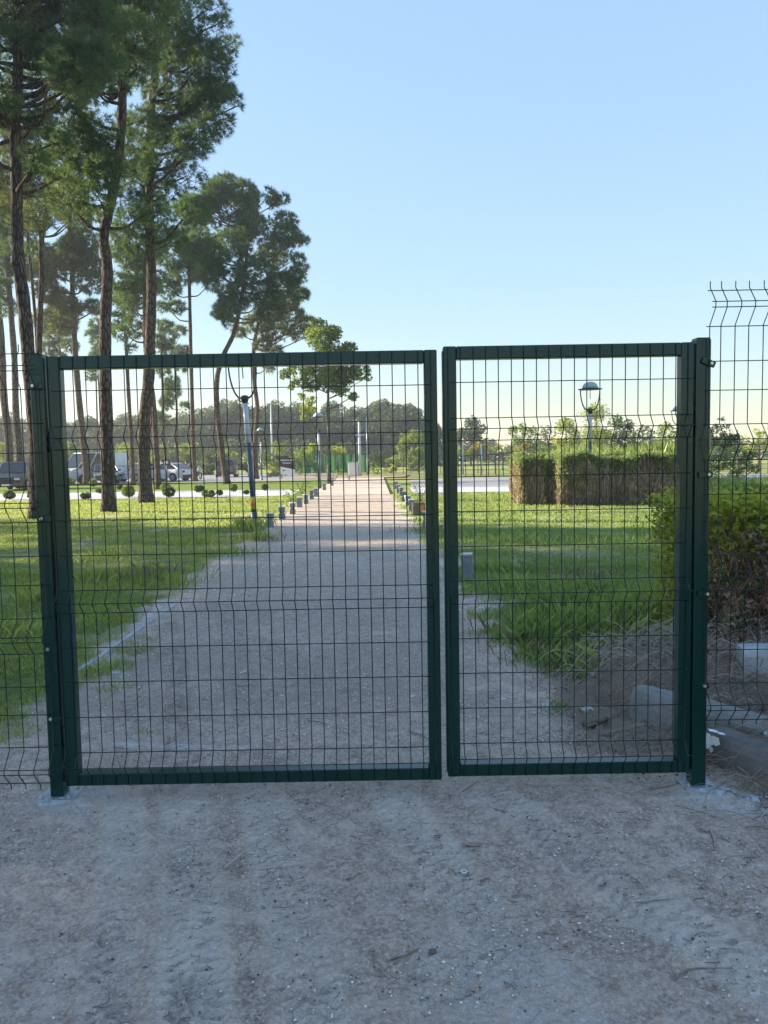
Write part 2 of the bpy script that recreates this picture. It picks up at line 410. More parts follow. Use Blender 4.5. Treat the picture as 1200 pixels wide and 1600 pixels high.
def classes(x, y):
    nz = fbm(x*1.3, y*1.3, 3, 4)*.5
    r = np.full(len(x), 'dirt_ground', dtype=object)
    r[(y > 4.28) & (x > xl(y)+nz*.2) & (x < xr(y)+nz*.3)] = 'gravel_path'
    r[(x <= xl(y)+nz*.2) & (y > 4.45)] = 'left_lawn'
    r[(x >= xr(y)+nz*.3) & (y > 5.75-nz)] = 'right_lawn'
    return r
NX, NY0, NY1 = 5.2, 1.2, 9.0
V, F, A = grid(-NX, NX, NY0, NY1, .022, True)
split_sheet(V, F, A, lambda x, y: np.ones(len(x), bool), classes)
V, F, A = grid(-30.15, 30.15, -9.0, 33.6, .15, False)
V[:,2] -= .012*(1-sstep(9.0, 9.3, V[:,1]))
split_sheet(V, F, A, lambda x, y: ~((np.abs(x) < NX-.25) & (y > NY0+.2) & (y < NY1-.2)), classes)
def sheet(name, pts, z, mat, label=None):
    me = bpy.data.meshes.new(name); me.from_pydata([(a, b, z) for a, b in pts], [], [tuple(range(len(pts)))])
    return tag(obj(name, me, mat), kind='structure')
sheet('field', [(-380,-120),(380,-120),(380,520),(-380,520)], -.06, M['field'])
sheet('white_gravel_strip', [(-46,33.4),(-4.0,33.4),(-4.3,39.6),(-9,40.6),(-46,42)], .010, M['white_gravel'])
sheet('mown_lawn', [(-60,33.2),(-3.1,33.2),(-3.6,57),(-60,57)], .002, M['lawn_far'])
sheet('car_park', [(-75,57),(-4.2,57),(-4.6,86),(-75,92)], -.01, M['asphalt'])
sheet('path_end', [(xl(33),33.4),(xr(33),33.4),(xr(60),62),(xl(60)-.4,62)], .006, gm)
sheet('orange_soil', [(-7.2,60.5),(1.6,60.5),(2.4,70),(-7.4,70)], .012, M['dry_soil'])
sheet('side_road', [(1.3,34.6),(46,31.5),(46,52),(1.9,55.5)], .008, M['asphalt'])
sheet('pale_road_shoulder', [(1.3,33.9),(46,30.8),(46,36.2),(1.35,40)], .014, M['white_gravel'])

# ------------------------------------------------------------------ fence and gate
GY = 3.6
def wire_mesh(name, zs, ys, r=.0024, n=6):
    b = MB(); b.tube([(0, y, z) for z, y in zip(zs, ys)], r, n); me = b.mesh(name); me.materials.append(M['wire']); return me
def fold(z, peaks, half, depth, flat=0.0):
    d = 0
    for p in peaks:
        a = abs(z-p)
        d = max(d, 1-max(0, a-flat)/(half-flat)) if a < half else d
    return -depth*d
def mesh_panel(parent, xs, rows, z0, z1, peaks, half, depth, flat, xa, xb, yw):
    """welded mesh: every wire is a part; wires bent forward at each fold"""
    L = Vector(parent.location)
    zs = sorted(set([z0, z1] + [q for p in peaks for q in (p-half, p-flat, p+flat, p+half) if z0 < q < z1] + [p for p in peaks if z0 < p < z1]))
    zs = [z for i, z in enumerate(zs) if i == 0 or z-zs[i-1] > .0005]
    me = wire_mesh('vertical_wire', [z-L.z for z in zs], [fold(z, peaks, half, depth, flat) for z in zs])
    for i, x in enumerate(xs):
        o = obj('vertical_wire', me, None, parent, (x-L.x+random.uniform(-.0008,.0008), yw-L.y, 0))
        o.rotation_euler.y = random.uniform(-.0007, .0007)
    b = MB(); b.tube([(xa-L.x, 0, 0), (xb-L.x, 0, 0)], .0023, 6); mh = b.mesh('horizontal_wire'); mh.materials.append(M['wire'])
    for z in rows:
        obj('horizontal_wire', mh, None, parent, (0, yw-L.y+.0046+fold(z, peaks, half, depth, flat), z-L.z))
def rail(parent, name, x0, x1, z0, z1, y0=GY, dep=.06):
    return MB().box(x0, x1, y0, y0+dep, z0, z1, b=.004).build(name, M['green'], parent)

rowsL = [1.951,1.786,1.732,1.679,1.513,1.346,1.180,1.014,.958,.907,.739,.572,.400,.227,.166]
rowsR = [1.959,1.793,1.742,1.689,1.521,1.357,1.192,1.029,.972,.918,.751,.583,.413,.240,.180]
left_leaf = thing('gate_leaf', (-1.50, GY, .06), 'wide green steel gate leaf filled with welded wire mesh, left of the gap', 'gate')
x0, x1, zb, zt = -1.555, .257, .062, 2.112
rail(left_leaf, 'stile', x0, x0+.06, zb, zt); rail(left_leaf, 'stile', x1-.06, x1, zb, zt)
rail(left_leaf, 'top_rail', x0+.0605, x1-.0605, zt-.06, zt-.0006); rail(left_leaf, 'bottom_rail', x0+.0605, x1-.0605, zb+.0006, zb+.06)
mesh_panel(left_leaf, [x0+.006+i*.0592 for i in range(31)], rowsL, zb+.004, zt-.002, [1.732,.958,.166], .058, .045, .002, x0+.02, x1-.022, GY-.0035)
right_leaf = thing('gate_leaf', (1.40, GY, .07), 'narrow green steel gate leaf filled with welded wire mesh, right of the gap', 'gate')
x0, x1, zb, zt = .287, 1.452, .076, 2.126
rail(right_leaf, 'stile', x0, x0+.06, zb, zt); rail(right_leaf, 'stile', x1-.06, x1, zb, zt)
rail(right_leaf, 'top_rail', x0+.0605, x1-.0605, zt-.06, zt-.0006); rail(right_leaf, 'bottom_rail', x0+.0605, x1-.0605, zb+.0006, zb+.06)
mesh_panel(right_leaf, [x0+.019+i*.0588 for i in range(20)], rowsR, zb+.004, zt-.002, [1.742,.972,.180], .058, .045, .002, x0+.03, x1-.01, GY-.0035)
MB().box(x0-.005, x0-.0005, GY+.012, GY+.048, zb+.02, zt-.02).build('stop_strip', M['green'], right_leaf)
def hinge(parent, x, z):
    h = MB().tube([(x, GY+.03, z-.05), (x, GY+.03, z+.05)], .011, 10).box(x-.028, x+.028, GY+.025, GY+.036, z-.035, z+.035).build('hinge', M['green'], parent)
for z in (.30, 1.72): hinge(left_leaf, -1.5665, z)
for z in (.32, 1.76): hinge(right_leaf, 1.4565, z)

def post(x0, x1, zt, label, clamps, plate_r, side):
    p = thing('gate_post', ((x0+x1)/2, GY+.035, 0), label, 'gate post')
    MB().box(x0, x1, GY-.004, GY+.072, .006, zt, b=.004).build('tube', M['green'], p)
    MB().box(x0+.004, x1-.004, GY, GY+.068, zt+.0006, zt+.006).build('cap', M['green'], p)
    # base plate and bolts
    cx = (x0+x1)/2; cy = GY+.034
    pl = MB().box(cx-plate_r, cx+plate_r, cy-plate_r*.9, cy+plate_r*.9, .002, .014, b=.002).build('base_plate', M['plate'], p)
    for sx in (-1, 1):
        for sy in (-1, 1):
            MB().lathe((cx+sx*(plate_r-.02), cy+sy*(plate_r*.9-.018), .0145), [(.011,0),(.011,.009),(.005,.0095),(.005,.02)], 6, False).build('anchor_bolt', M['bolt'], pl, off=tuple(p.location))
    for (cxx, z, tilt) in clamps:
        Mx = Matrix.Translation((cxx, GY-.0135, z)) @ Matrix.Rotation(tilt, 4, 'Y')
        c = MB().box(-.032, .032, -.004, .004, -.014, .014, Mx, b=.0015).build('clamp', M['green'] if side < 0 else M['green'], p)
        bm = MB(); V0 = len(bm.v)
        bm.tube([Mx @ Vector((-.012*side*-1, -.0045, 0)), Mx @ Vector((-.012*side*-1, -.013, 0))], [.010,.0075], 6, smooth=False).build('bolt', M['bolt'], c, off=tuple(p.location))
    return p
lp = post(-1.632, -1.5685, 2.118, 'left green gate post standing on a galvanised plate', [(-1.600, 1.976, 0), (-1.590, 1.360, 0), (-1.592, .738, .05), (-1.592, .402, .08)], .085, -1)
rp = post(1.4605, 1.528, 2.140, 'right green gate post beside the brown hedge', [(1.512, 2.03, .45), (1.505, 1.512, 0), (1.505, .950, 0), (1.498, .508, 0)], .075, 1)

# neighbouring fence panels
def xat(px, py): return at(px, py, GY).x
lf = thing('mesh_fence', (-2.4, GY, .06), 'green welded wire fence panel left of the left gate post', 'fence')
pk = [2.05, 1.4255, .799, .1665]; xs0 = [-1.597-.0702*i for i in range(30)]
rws = [2.122,1.960,1.804,1.667,1.512,1.343,1.183,1.046,.887,.719,.559,.423,.265,.094] + [p+s for p in pk for s in (-.0115,.0115)]
mesh_panel(lf, xs0, rws, .062, 2.165, pk, .085, .062, .012, xs0[-1]-.01, -1.575, GY-.022)
ox = -3.66
MB().box(ox-.03, ox+.03, GY-.012, GY+.048, -.3, 2.12, b=.004).build('post', M['green'], lf)
rf = thing('mesh_fence', (2.5, GY, .33), 'taller green welded wire fence panel raised above the right gate post', 'fence')
pk = [2.281, 1.661, 1.049, .42]; xs0 = [1.512+.062*i if i == 0 else 1.512+.0505+.0645*(i-1) for i in range(31)]
rws = [2.352,2.192,2.034,1.901,1.744,1.578,1.419,1.289,1.134,.966,.813,.680,.52,.343] + [p+s for p in pk for s in (-.0125,.0125)]
mesh_panel(rf, xs0, rws, .318, 2.395, pk, .085, .062, .013, 1.497, xs0[-1]+.01, GY-.022)
MB().box(3.5, 3.56, GY-.012, GY+.048, -.2, 2.36, b=.004).build('post', M['green'], rf)

# ------------------------------------------------------------------ foliage builders (numpy)
def unit(n):
    v = rng.normal(size=(n, 3)); return v/np.linalg.norm(v, axis=1, keepdims=True)
def needles(C, Dr, m, L, wd, spread=.9):
    """m thin needle triangles from each tuft centre C along directions Dr"""
    n = len(C); d = np.repeat(Dr, m, 0) + unit(n*m)*spread; d /= np.linalg.norm(d, axis=1, keepdims=True)
    c = np.repeat(C, m, 0) + d*.02; ln = L*rng.uniform(.7, 1.15, (n*m, 1))
    s = np.cross(d, unit(n*m)); s /= np.linalg.norm(s, axis=1, keepdims=True)
    V = np.stack([c - s*wd/2, c + s*wd/2, c + d*ln], 1).reshape(-1, 3)
    return V, np.arange(len(V)).reshape(-1, 3)
def leaves(C, size, up=.4, asp=.55):
    n = len(C); nr = unit(n); nr[:,2] = np.abs(nr[:,2])+up; nr /= np.linalg.norm(nr, axis=1, keepdims=True)
    a = np.cross(nr, unit(n)); a /= np.linalg.norm(a, axis=1, keepdims=True); b = np.cross(nr, a)
    s = size*rng.uniform(.6, 1.3, (n, 1))
    V = np.stack([C-a*s*.5, C+b*s*asp*.5-a*s*.05, C+a*s*.5, C-b*s*asp*.5-a*s*.05], 1).reshape(-1, 3)
    return V, np.arange(len(V)).reshape(-1, 4)
def ball(n, c, r, shell=.35, flat=1.0):
    d = unit(n); q = (shell + (1-shell)*rng.random((n, 1))) ** .6
    return np.asarray(c) + d*q*np.asarray([r, r, r*flat]), d
def clumps_points(cl, dens, flat=.7, shell=.3):
    P_, D_ = [], []
    for (c, r) in cl:
        n = max(6, int(dens*r*r)); p, d = ball(n, c, r, shell, flat)
        # break the ball up: drop points in random holes
        h = vn(p[:,0]*2.6/max(r,.4)+c[0], p[:,2]*3.1/max(r,.4)+p[:,1]*1.7, 5) > .30
        P_.append(p[h]); D_.append(d[h])
    return np.concatenate(P_), np.concatenate(D_)
def crm(pts, k=5):
    pts = [Vector(p) for p in pts]; out = []
    for i in range(len(pts)-1):
        p0 = pts[max(i-1, 0)]; p1 = pts[i]; p2 = pts[i+1]; p3 = pts[min(i+2, len(pts)-1)]
        for j in range(k):
            t = j/k; out.append(.5*((2*p1)+(p2-p0)*t+(2*p0-5*p1+4*p2-p3)*t*t+(3*p1-p0-3*p2+p3)*t**3))
    return out+[pts[-1]]
def trunk_mb(pts, r0, r1, n=12, flare=1.35, k=6):
    p = crm(pts, k); m = len(p); z0 = p[0].z; rad = []
    for i, q in enumerate(p):
        t = i/(m-1); f = 1+(flare-1)*math.exp(-(q.z-z0)/.35)
        rad.append((r0+(r1-r0)*t)*f*(1+.05*math.sin(i*1.7)))
    b = MB(); b.tube(p, rad, n)
    return b, p, rad
def limb(b, a, c, r, n=5, sag=.12):
    a = Vector(a); c = Vector(c); d = c-a; L = d.length
    s = Vector((random.uniform(-1,1), random.uniform(-1,1), 0))*L*.07
    pts = crm([a, a+d*.35+Vector((0,0,-L*sag))+s, a+d*.7+Vector((0,0,-L*sag*.4))-s*.6, c], 3)
    b.tube(pts, [r*(1-.72*i/(len(pts)-1)) for i in range(len(pts))], n)

def pine(label, D, trunk_px, r0, r1, cl_px, dens=190, nd=9, L=.20, wd=.013, bark='bark', leaf='needle', group=None, dj=1.3, name='pine_tree', flare=1.35):
    pts = [at(x, y, D) for x, y in trunk_px]
    b0 = pts[0]; pts[0] = Vector((b0.x, b0.y, gz(b0.x, b0.y)-.05 if b0.y < 33 else -.02))
    for i in range(1, len(pts)): pts[i].y += random.uniform(-.12, .12)
    root = thing(name, tuple(pts[0]), label, 'pine tree' if 'pine' in name else 'tree', group)
    b, tp, rad = trunk_mb(pts, r0*.88, r1*.88, 12, flare)
    cls = []
    for c in cl_px:
        x, y, r = c[:3]; Y = D + (c[3] if len(c) > 3 else random.uniform(-dj, dj))
        cls.append((at(x, y, Y), r/1200*Y))
    for c, r in cls:                        # every clump hangs on a limb from the trunk
        hd = min(((Vector((q.x-c.x, q.y-c.y, 0)).length, i) for i, q in enumerate(tp)), key=lambda t: abs(tp[t[1]].z-(c.z-.25*t[0]-.2)))
        i = hd[1]; limb(b, tp[i], c, min(rad[i]*.45, .035+.02*hd[0]))
        for _ in range(int(5+r*3)):
            e = Vector(ball(1, c, r*.85, .6)[0][0]); limb(b, c-Vector((0,0,r*.15)), e, .014, 3, .02)
    b.build('trunk', M[bark], root)
    P_, D_ = clumps_points([((c.x, c.y, c.z), r) for c, r in cls], dens*1.8)
    D_ = D_*.8 + np.array([0, 0, .45]); D_ /= np.linalg.norm(D_, axis=1, keepdims=True)
    V, F = needles(P_, D_, nd+9, L*1.15, wd*1.35, 1.0)
    V = V - np.array(root.location)
    obj('crown', mesh_np('crown', V, F), M[leaf], root)
    return root
def fill(poly, n, r0, r1):
    """n clumps at random places inside a polygon"""
    xs = [p[0] for p in poly]; ys = [p[1] for p in poly]; out = []
    while len(out) < n:
        x = random.uniform(min(xs), max(xs)); y = random.uniform(min(ys), max(ys)); ins = False
        for i in range(len(poly)):
            (xa, ya), (xb, yb) = poly[i], poly[i-1]
            if (ya > y) != (yb > y) and x < (xb-xa)*(y-ya)/(yb-ya)+xa: ins = not ins
        if ins: out.append((x, y, random.uniform(r0, r1)))
    return out

random.seed(11)
GP = 'tall pines on the lawn left of the path'
# the pines seen through and above the gate, nearest first
pine('tall dark pine with the thickest trunk, rising just left of the left gate post', 21.95,
     [(58,812),(55,700),(48,580),(40,480),(31,400),(25,300),(24,200),(27,100),(25,0),(22,-120)], .24, .12,
     fill([(-90,-140),(120,-140),(150,40),(120,110),(60,170),(-90,200)], 46, 30, 50)+fill([(60,-30),(160,-30),(170,110),(70,150)], 14, 24, 40)+fill([(-40,150),(60,150),(110,260),(60,330),(-40,340)], 12, 18, 30)+[(8,130,30),(100,60,45),(120,130,35),(95,95,40)], dens=150, group=GP)
pine('straight pine with deeply furrowed bark, its foot nearest the camera inside the wide gate leaf', 24.78,
     [(170,800),(167,700),(167,600),(166,500),(166,420),(164,370),(170,330),(185,240),(190,120),(182,0),(180,-90)], .235, .13,
     [(180,20,48),(150,55,50),(195,110,48),(140,140,45),(105,190,42),(160,205,45),(120,265,42),(85,245,35),(150,305,38),(195,255,42),(100,315,30)]+fill([(95,-40),(260,-60),(240,200),(200,330),(90,320),(100,140)], 24, 20, 38)+[(215,60,45),(230,10,45),(130,-30,55),(210,-50,55),(240,330,24),(120,340,20)], dens=150, group=GP)
pine('leaning S-shaped pine with a thick foot between the round shrubs', 30.17,
     [(229,785),(224,720),(225,660),(232,600),(234,540),(237,450),(236,400),(232,330),(236,200),(240,120),(250,20),(255,-60)], .30, .13,
     [(330,12,28),(352,72,20),(368,64,9),(330,110,36),(362,152,15),(352,135,18),(338,190,28),(372,165,6),(312,215,30),(290,150,42),(282,60,42),(255,20,42),(232,110,42),(262,240,42),(222,200,42),(205,280,38),(292,275,34),(242,335,36),(205,345,30),(300,225,32),(345,200,18),(310,60,30),(260,170,40),(290,-30,45),(345,35,15),(300,330,28),(270,375,26),(215,385,24),(318,165,26)]+fill([(215,-60),(320,-40),(335,60),(345,180),(300,260),(290,340),(200,380),(190,200)], 24, 18, 34), dens=170, group=GP)
pine('pine hidden at its foot by the left gate post, with a dark bent trunk', 33.0,
     [(73,783),(66,690),(62,600),(63,540),(65,430),(66,380),(72,320),(70,240)], .17, .10,
     [(70,285,36),(35,250,40),(105,300,32),(60,225,40),(20,300,28),(120,345,24),(-20,270,40),(85,345,14)]+fill([(-40,180),(120,200),(130,350),(60,345),(-40,360)], 16, 18, 32)+[(8,215,35),(-30,330,30)], dens=140, leaf='needle_warm', group=GP)
pine('slim pine directly behind the S-shaped trunk', 44.0,
     [(248,763),(243,700),(238,620),(228,560),(226,480),(228,400)], .20, .12,
     [(215,430,22),(195,470,20),(232,385,26),(200,400,25),(250,430,12),(212,500,17),(190,520,16),(185,440,20)]+fill([(180,360),(260,360),(255,470),(190,500)], 10, 12, 22), dens=120, L=.26, wd=.02, group=GP, bark='bark_warm')
pine('pale brown pine leaning right beside the white van', 55.9,
     [(136,757),(132,710),(125,640),(118,560),(115,500),(112,440),(113,400),(105,320)], .28, .17,
     [(110,400,30),(80,420,30),(140,440,26),(95,470,24),(130,380,30),(60,395,26),(150,480,18),(75,455,22),(100,510,20)]+fill([(50,330),(160,330),(160,460),(60,520)], 12, 14, 26), dens=90, L=.32, wd=.03, bark='bark_warm', leaf='needle_warm', group=GP)
pine('slim straight pine standing alone right of the white car', 59.3,
     [(305,752),(302,700),(301,640),(298,540),(295,430),(294,380)], .21, .12,
     [(290,425,28),(262,450,22),(315,415,26),(275,480,14),(255,480,10),(330,445,12),(300,375,34),(335,395,24),(270,400,28)], dens=100, L=.32, wd=.028, bark='bark_warm', group=GP)
pine('curved pine bowing left in front of the dark grey car', 51.7,
     [(355,756),(350,730),(345,690),(339,640),(339,590),(350,555),(365,522),(375,480),(385,400),(380,330)], .25, .12,
     [(380,300,26),(352,284,17),(415,310,22),(445,345,20),(465,374,13),(400,352,30),(430,385,28),(458,432,20),(470,462,12),(440,445,28),(400,425,34),(368,470,24),(345,488,15),(360,505,12),(330,425,26),(358,385,34),(305,385,26),(325,335,30),(466,404,11),(385,350,30),(440,310,12),(475,375,8),(340,300,22),(415,470,26),(300,330,24)]+fill([(290,300),(400,300),(445,360),(460,450),(420,500),(350,500),(330,430),(290,400)], 16, 14, 26), dens=140, L=.27, wd=.022, bark='bark_warm', group=GP)
pine('knobbly pine right behind the leaning lamp post', 63.9,
     [(400,748),(399,690),(402,640),(398,600),(396,545),(405,500),(420,440),(430,400)], .24, .13,
     [(450,490,24),(480,505,15),(430,520,22),(402,505,22),(375,520,12),(465,520,18),(430,550,14),(420,575,9),(445,470,22),(470,460,14),(410,540,14),(492,520,10),(425,400,26),(470,420,12)], dens=95, L=.34, wd=.03, bark='bark_warm', leaf='needle_warm', group=GP)
pine('pine at the left edge with two close trunks beside it, behind the dark parked car', 50.0,
     [(32,758),(30,700),(26,640),(22,560),(15,450),(6,350),(0,260)], .27, .16,
     [(0,330,40),(40,350,30),(-20,380,40),(30,420,22),(-10,450,26),(15,300,40)], dens=90, L=.3, wd=.028, group=GP)
pine('pine cut by the left edge of the picture, leaning towards the dark car', 55.0,
     [(14,752),(12,690),(7,620),(2,540),(-4,450),(-8,350)], .33, .2,
     [(-20,420,40),(-10,330,50),(10,480,18),(-30,520,30)], dens=80, L=.32, wd=.03, bark='bark_warm', group=GP)
pine('thin dark pine in the shade behind the pale brown one', 70.0,
     [(100,748),(101,690),(97,620),(94,560),(88,500)], .12, .09,
     [(85,520,22),(100,500,20),(70,500,22),(110,540,13),(75,545,16),(95,560,10)], dens=80, L=.36, wd=.035, leaf='needle_warm', group=GP)
pine('thin pine seen between the furrowed and the S-shaped trunk', 52.0,
     [(208,756),(206,700),(202,620),(198,540),(195,480),(196,430)], .17, .10,
     [(200,470,20),(185,500,16),(215,520,14),(178,455,20),(205,545,9),(212,440,18)], dens=100, L=.3, wd=.026, bark='bark_warm', group=GP)
pine('thin curved pine rising beside the big left trunk', 36.0,
     [(46,775),(58,600),(56,530),(48,430),(44,370),(40,300)], .10, .06,
     [(35,350,24),(55,330,22),(20,390,20),(50,390,12)], dens=120, L=.24, wd=.018, group=GP)
for (xs, D, r, lb) in (((150,152,151,149), 78, .11, 'slender far pine seen above the white van'), ((157,159,158,160), 84, .12, 'slender far pine against the white sky by the furrowed trunk'),
                       ((262,256,254,252), 72, .17, 'far pine behind the white car, left of the arrow sign'), ((276,277,275,272), 76, .14, 'far pine behind the arrow sign')):
    pine(lb, D, [(xs[0],742),(xs[1],680),(xs[2],600),(xs[3],540)], r, r*.6,
         [(xs[3]+random.uniform(-12,12), random.uniform(500,585), random.uniform(9,14)) for _ in range(6)]+([(xs[3]+random.uniform(-16,18), random.uniform(590,660), random.uniform(7,11)) for _ in range(6)] if D < 78 else []), dens=60, L=.4, wd=.045, bark='bark_warm', group=GP)

# prototype pines for the wood that goes on to the left of the frame
def proto_pine(seed, h=15, lean=.6):
    random.seed(seed)
    root = thing('pine_tree', (0,0,0), 'x', 'pine tree')
    lx, ly = random.uniform(-lean, lean), random.uniform(-lean, lean)
    pts = [(0,0,-.1),(lx*.2,ly*.1,h*.2),(lx*.7,ly*.5,h*.45),(lx,ly,h*.7),(lx*.8,ly*1.2,h*.95)]
    b, tp, rad = trunk_mb([Vector(p) for p in pts], .23, .07, 9)
    cls = []
    for i in range(36):
        z = random.uniform(h*.42, h*1.0); t = (z/h-.42)/.58; a = random.uniform(0, 6.283); q = random.uniform(.3, 3.1)*(1.05-.55*abs(t-.35))
        c = Vector((lx*.8+q*math.cos(a), ly+q*math.sin(a), z)); cls.append((c, random.uniform(.7, 1.25)))
        i_ = min(range(len(tp)), key=lambda k_: abs(tp[k_].z-(z-.3*q-.2))); limb(b, tp[i_], c, .045, 4)
    b.build('trunk', M['bark'], root)
    P_, D_ = clumps_points([((c.x,c.y,c.z), r) for c, r in cls], 62)
    D_ = D_*.8+np.array([0,0,.4]); D_ /= np.linalg.norm(D_, axis=1, keepdims=True)
    V, F = needles(P_, D_, 9, .34, .06); obj('crown', mesh_np('crown', V, F), M['needle'], root)
    return root
WG = 'pines of the wood to the left of the gate'
WL = 'pine of the wood that goes on to the left beyond the picture'
pr = [proto_pine(s, h) for s, h in ((1, 15), (2, 13.5), (3, 16))]
random.seed(5); spots = []
while len(spots) < 46:
    x = random.uniform(-62, -8.5); y = random.uniform(-16, 62)
    if y > 5 and x > -.58*y-6.5: continue
    if y > 19: continue
    if y <= 5 and x > -9: continue
    if y < 3.5: continue
    if all((x-a)**2+(y-b)**2 > 3.0**2 for a, b in spots): spots.append((x, y))
for i, (x, y) in enumerate(spots):
    src = pr[i % 3]
    o = src if i < 3 else copy_tree(src)
    o.location = (x, y, 0); o.rotation_euler.z = random.uniform(0, 6.28); sc = random.uniform(.85, 1.15); o.scale = (sc, sc, sc)
    tag(o, WL, 'pine tree', WG)

hp = [copy_tree(pr[0]), copy_tree(pr[2])]; n_h = 0; hs_ = []  # unseen pines added and stretched tall so their crowns shade the path
while n_h < 3:
    x = random.uniform(-46, -34); y = random.uniform(20.5, 30)
    if x > -.58*y-6.5 or any((x-a)**2+(y-b)**2 < 3.2**2 for a, b in hs_): continue
    o = hp[n_h] if n_h < 2 else copy_tree(hp[n_h % 2]); hs_.append((x, y))
    o.location = (x, y, -.05); o.rotation_euler.z = random.uniform(0, 6.28); o.scale = (.95, .95, 1.22); tag(o, WL, 'pine tree', WG); n_h += 1
# broadleaf trees and shrubs
def leafy(label, base, trunk_px, r0, r1, cl_px, D, dens, size, leaf, cat='tree', name='broadleaf_tree', bark='bark_thin', dj=.8, group=None, flat=.85, twigs=True):
    pts = [at(x, y, D) for x, y in trunk_px]
    pts[0].z = -.05
    root = thing(name, tuple(pts[0]), label, cat, group)
    b, tp, rad = trunk_mb(pts, r0, r1, 8, 1.2)
    cls = [(at(c[0], c[1], D+random.uniform(-dj, dj)), c[2]/1200*D) for c in cl_px]
    for c, r in cls:
        i = min(range(len(tp)), key=lambda k_: abs(tp[k_].z-(c.z-.5*(Vector((tp[k_].x-c.x, tp[k_].y-c.y, 0)).length)))); limb(b, tp[i], c, min(rad[i]*.6, .05), 4, .02)
        if twigs:
            for _ in range(4):
                e = Vector(ball(1, c, r*.8, .6)[0][0]); limb(b, c, e, .014, 3, .0)
    b.build('trunk', M[bark], root)
    P_, _ = clumps_points([((c.x,c.y,c.z), r) for c, r in cls], dens*4.2, flat)
    V, F = leaves(P_, size); V = V-np.array(root.location); obj('crown', mesh_np('crown', V, F), M[leaf], root)
    return root
random.seed(21)
leafy('young broadleaf tree with a thin trunk behind the path lamp', None, [(513,742),(514,690),(512,640),(514,590),(516,540),(510,500)], .10, .04,
      [(505,530,26),(496,508,14),(530,560,24),(560,578,20),(470,575,22),(520,592,26),(485,598,18),(445,585,10),(575,590,7),(545,545,14),(520,520,15),(535,610,12),(552,620,9),(500,575,25),(540,588,18),(484,520,9)], 48, 420, .20, 'leaf_mid')
leafy('small lime green branchy shrub in front of the young tree, above the path lamp', None, [(500,752),(496,700),(487,660),(480,630)], .04, .02,
      [(478,638,11),(487,625,9),(470,620,8),(462,598,8),(476,652,7),(455,605,6),(488,640,7)], 46, 500, .16, 'leaf_lime', 'small tree', 'sapling')
leafy('small young tree beside a tall dark stake in the sunlit field at the right', None, [(1152,757),(1153,740),(1152,715),(1153,690)], .06, .03,
      [(1130,690,18),(1122,672,12),(1145,712,20),(1160,725,17),(1125,722,17),(1170,712,10),(1180,733,9),(1128,655,6),(1148,684,9),(1115,735,10),(1150,742,12),(1140,668,6)], 37.0, 520, .13, 'leaf_dark', 'small tree', 'young_tree')
p = at(1153, 757, 37.3); MB().tube([(p.x, p.y, 0), (at(1152,672,37.3).x, p.y, at(1152,672,37.3).z)], .035, 7).build('stake', M['twig'], None, off=(0,0,0))
st = bpy.data.objects['stake']; tag(st, 'tall dark wooden stake beside the young tree in the sunlit field', 'stake')

# trees on the right, beyond the road
def rt(label, cx, top, basey, wpx, D, leaf, n=16, size=.3, dens=70, tr=.12, cat='tree', name='broadleaf_tree', spread=.35):
    n = int(n*1.7)
    h = basey-top; cl = []
    for i in range(n):
        t = random.random(); a = (random.random()-.5)*2
        prof = math.sqrt(max(.05, 1-(2*t-1)**2))
        cl.append((cx+a*wpx*.46*prof, top+h*.10+t*h*.86, random.uniform(.15, .26)*max(h*.8, wpx*.6)))
    cl.append((cx, top+h*.16, h*.14))
    return leafy(label, None, [(cx, basey), (cx+random.uniform(-2,2), basey-h*.3), (cx+random.uniform(-2,2), basey-h*.6)], tr, tr*.4, cl, D, dens, size, leaf, cat, name, dj=wpx*.35*D/1200, twigs=False)
rt('round dark grey-green tree just right of the gap between the leaves', 735, 652, 716, 52, 120, 'leaf_far', 18, .5, 26, .2)
rt('light green tree behind the terraced railings', 818, 657, 712, 52, 95, 'leaf_mid', 16, .38, 40)
rt('thin airy greyish tree left of the roof', 855, 662, 712, 34, 100, 'leaf_far', 9, .3, 34)
rt('yellow-green tree left of the right lamp', 885, 650, 710, 36, 70, 'leaf_lime', 14, .26, 60)
rt('tall wispy yellow-green tree behind the right lamp', 932, 622, 706, 42, 66, 'leaf_lime', 15, .2, 60)
rt('dark bushy tree right of the right lamp', 968, 650, 708, 58, 80, 'leaf_dark', 17, .34, 44)
rt('small grey-green tree left of the far right lamp', 1005, 663, 708, 34, 90, 'leaf_far', 9, .34, 34)
rt('mid green tree behind the far right lamp', 1040, 660, 708, 50, 84, 'leaf_mid', 14, .32, 44)
rt('yellow-green shrubby tree at the right edge beyond the sunlit field', 1185, 668, 712, 60, 62, 'leaf_lime', 12, .24, 60)
rt('dull green tree at the right edge behind the yellow-green one', 1225, 650, 712, 80, 85, 'leaf_mid', 14, .3, 44)
rt('grey-green tree beyond the stake in the field', 1110, 672, 712, 50, 95, 'leaf_far', 12, .34, 34)
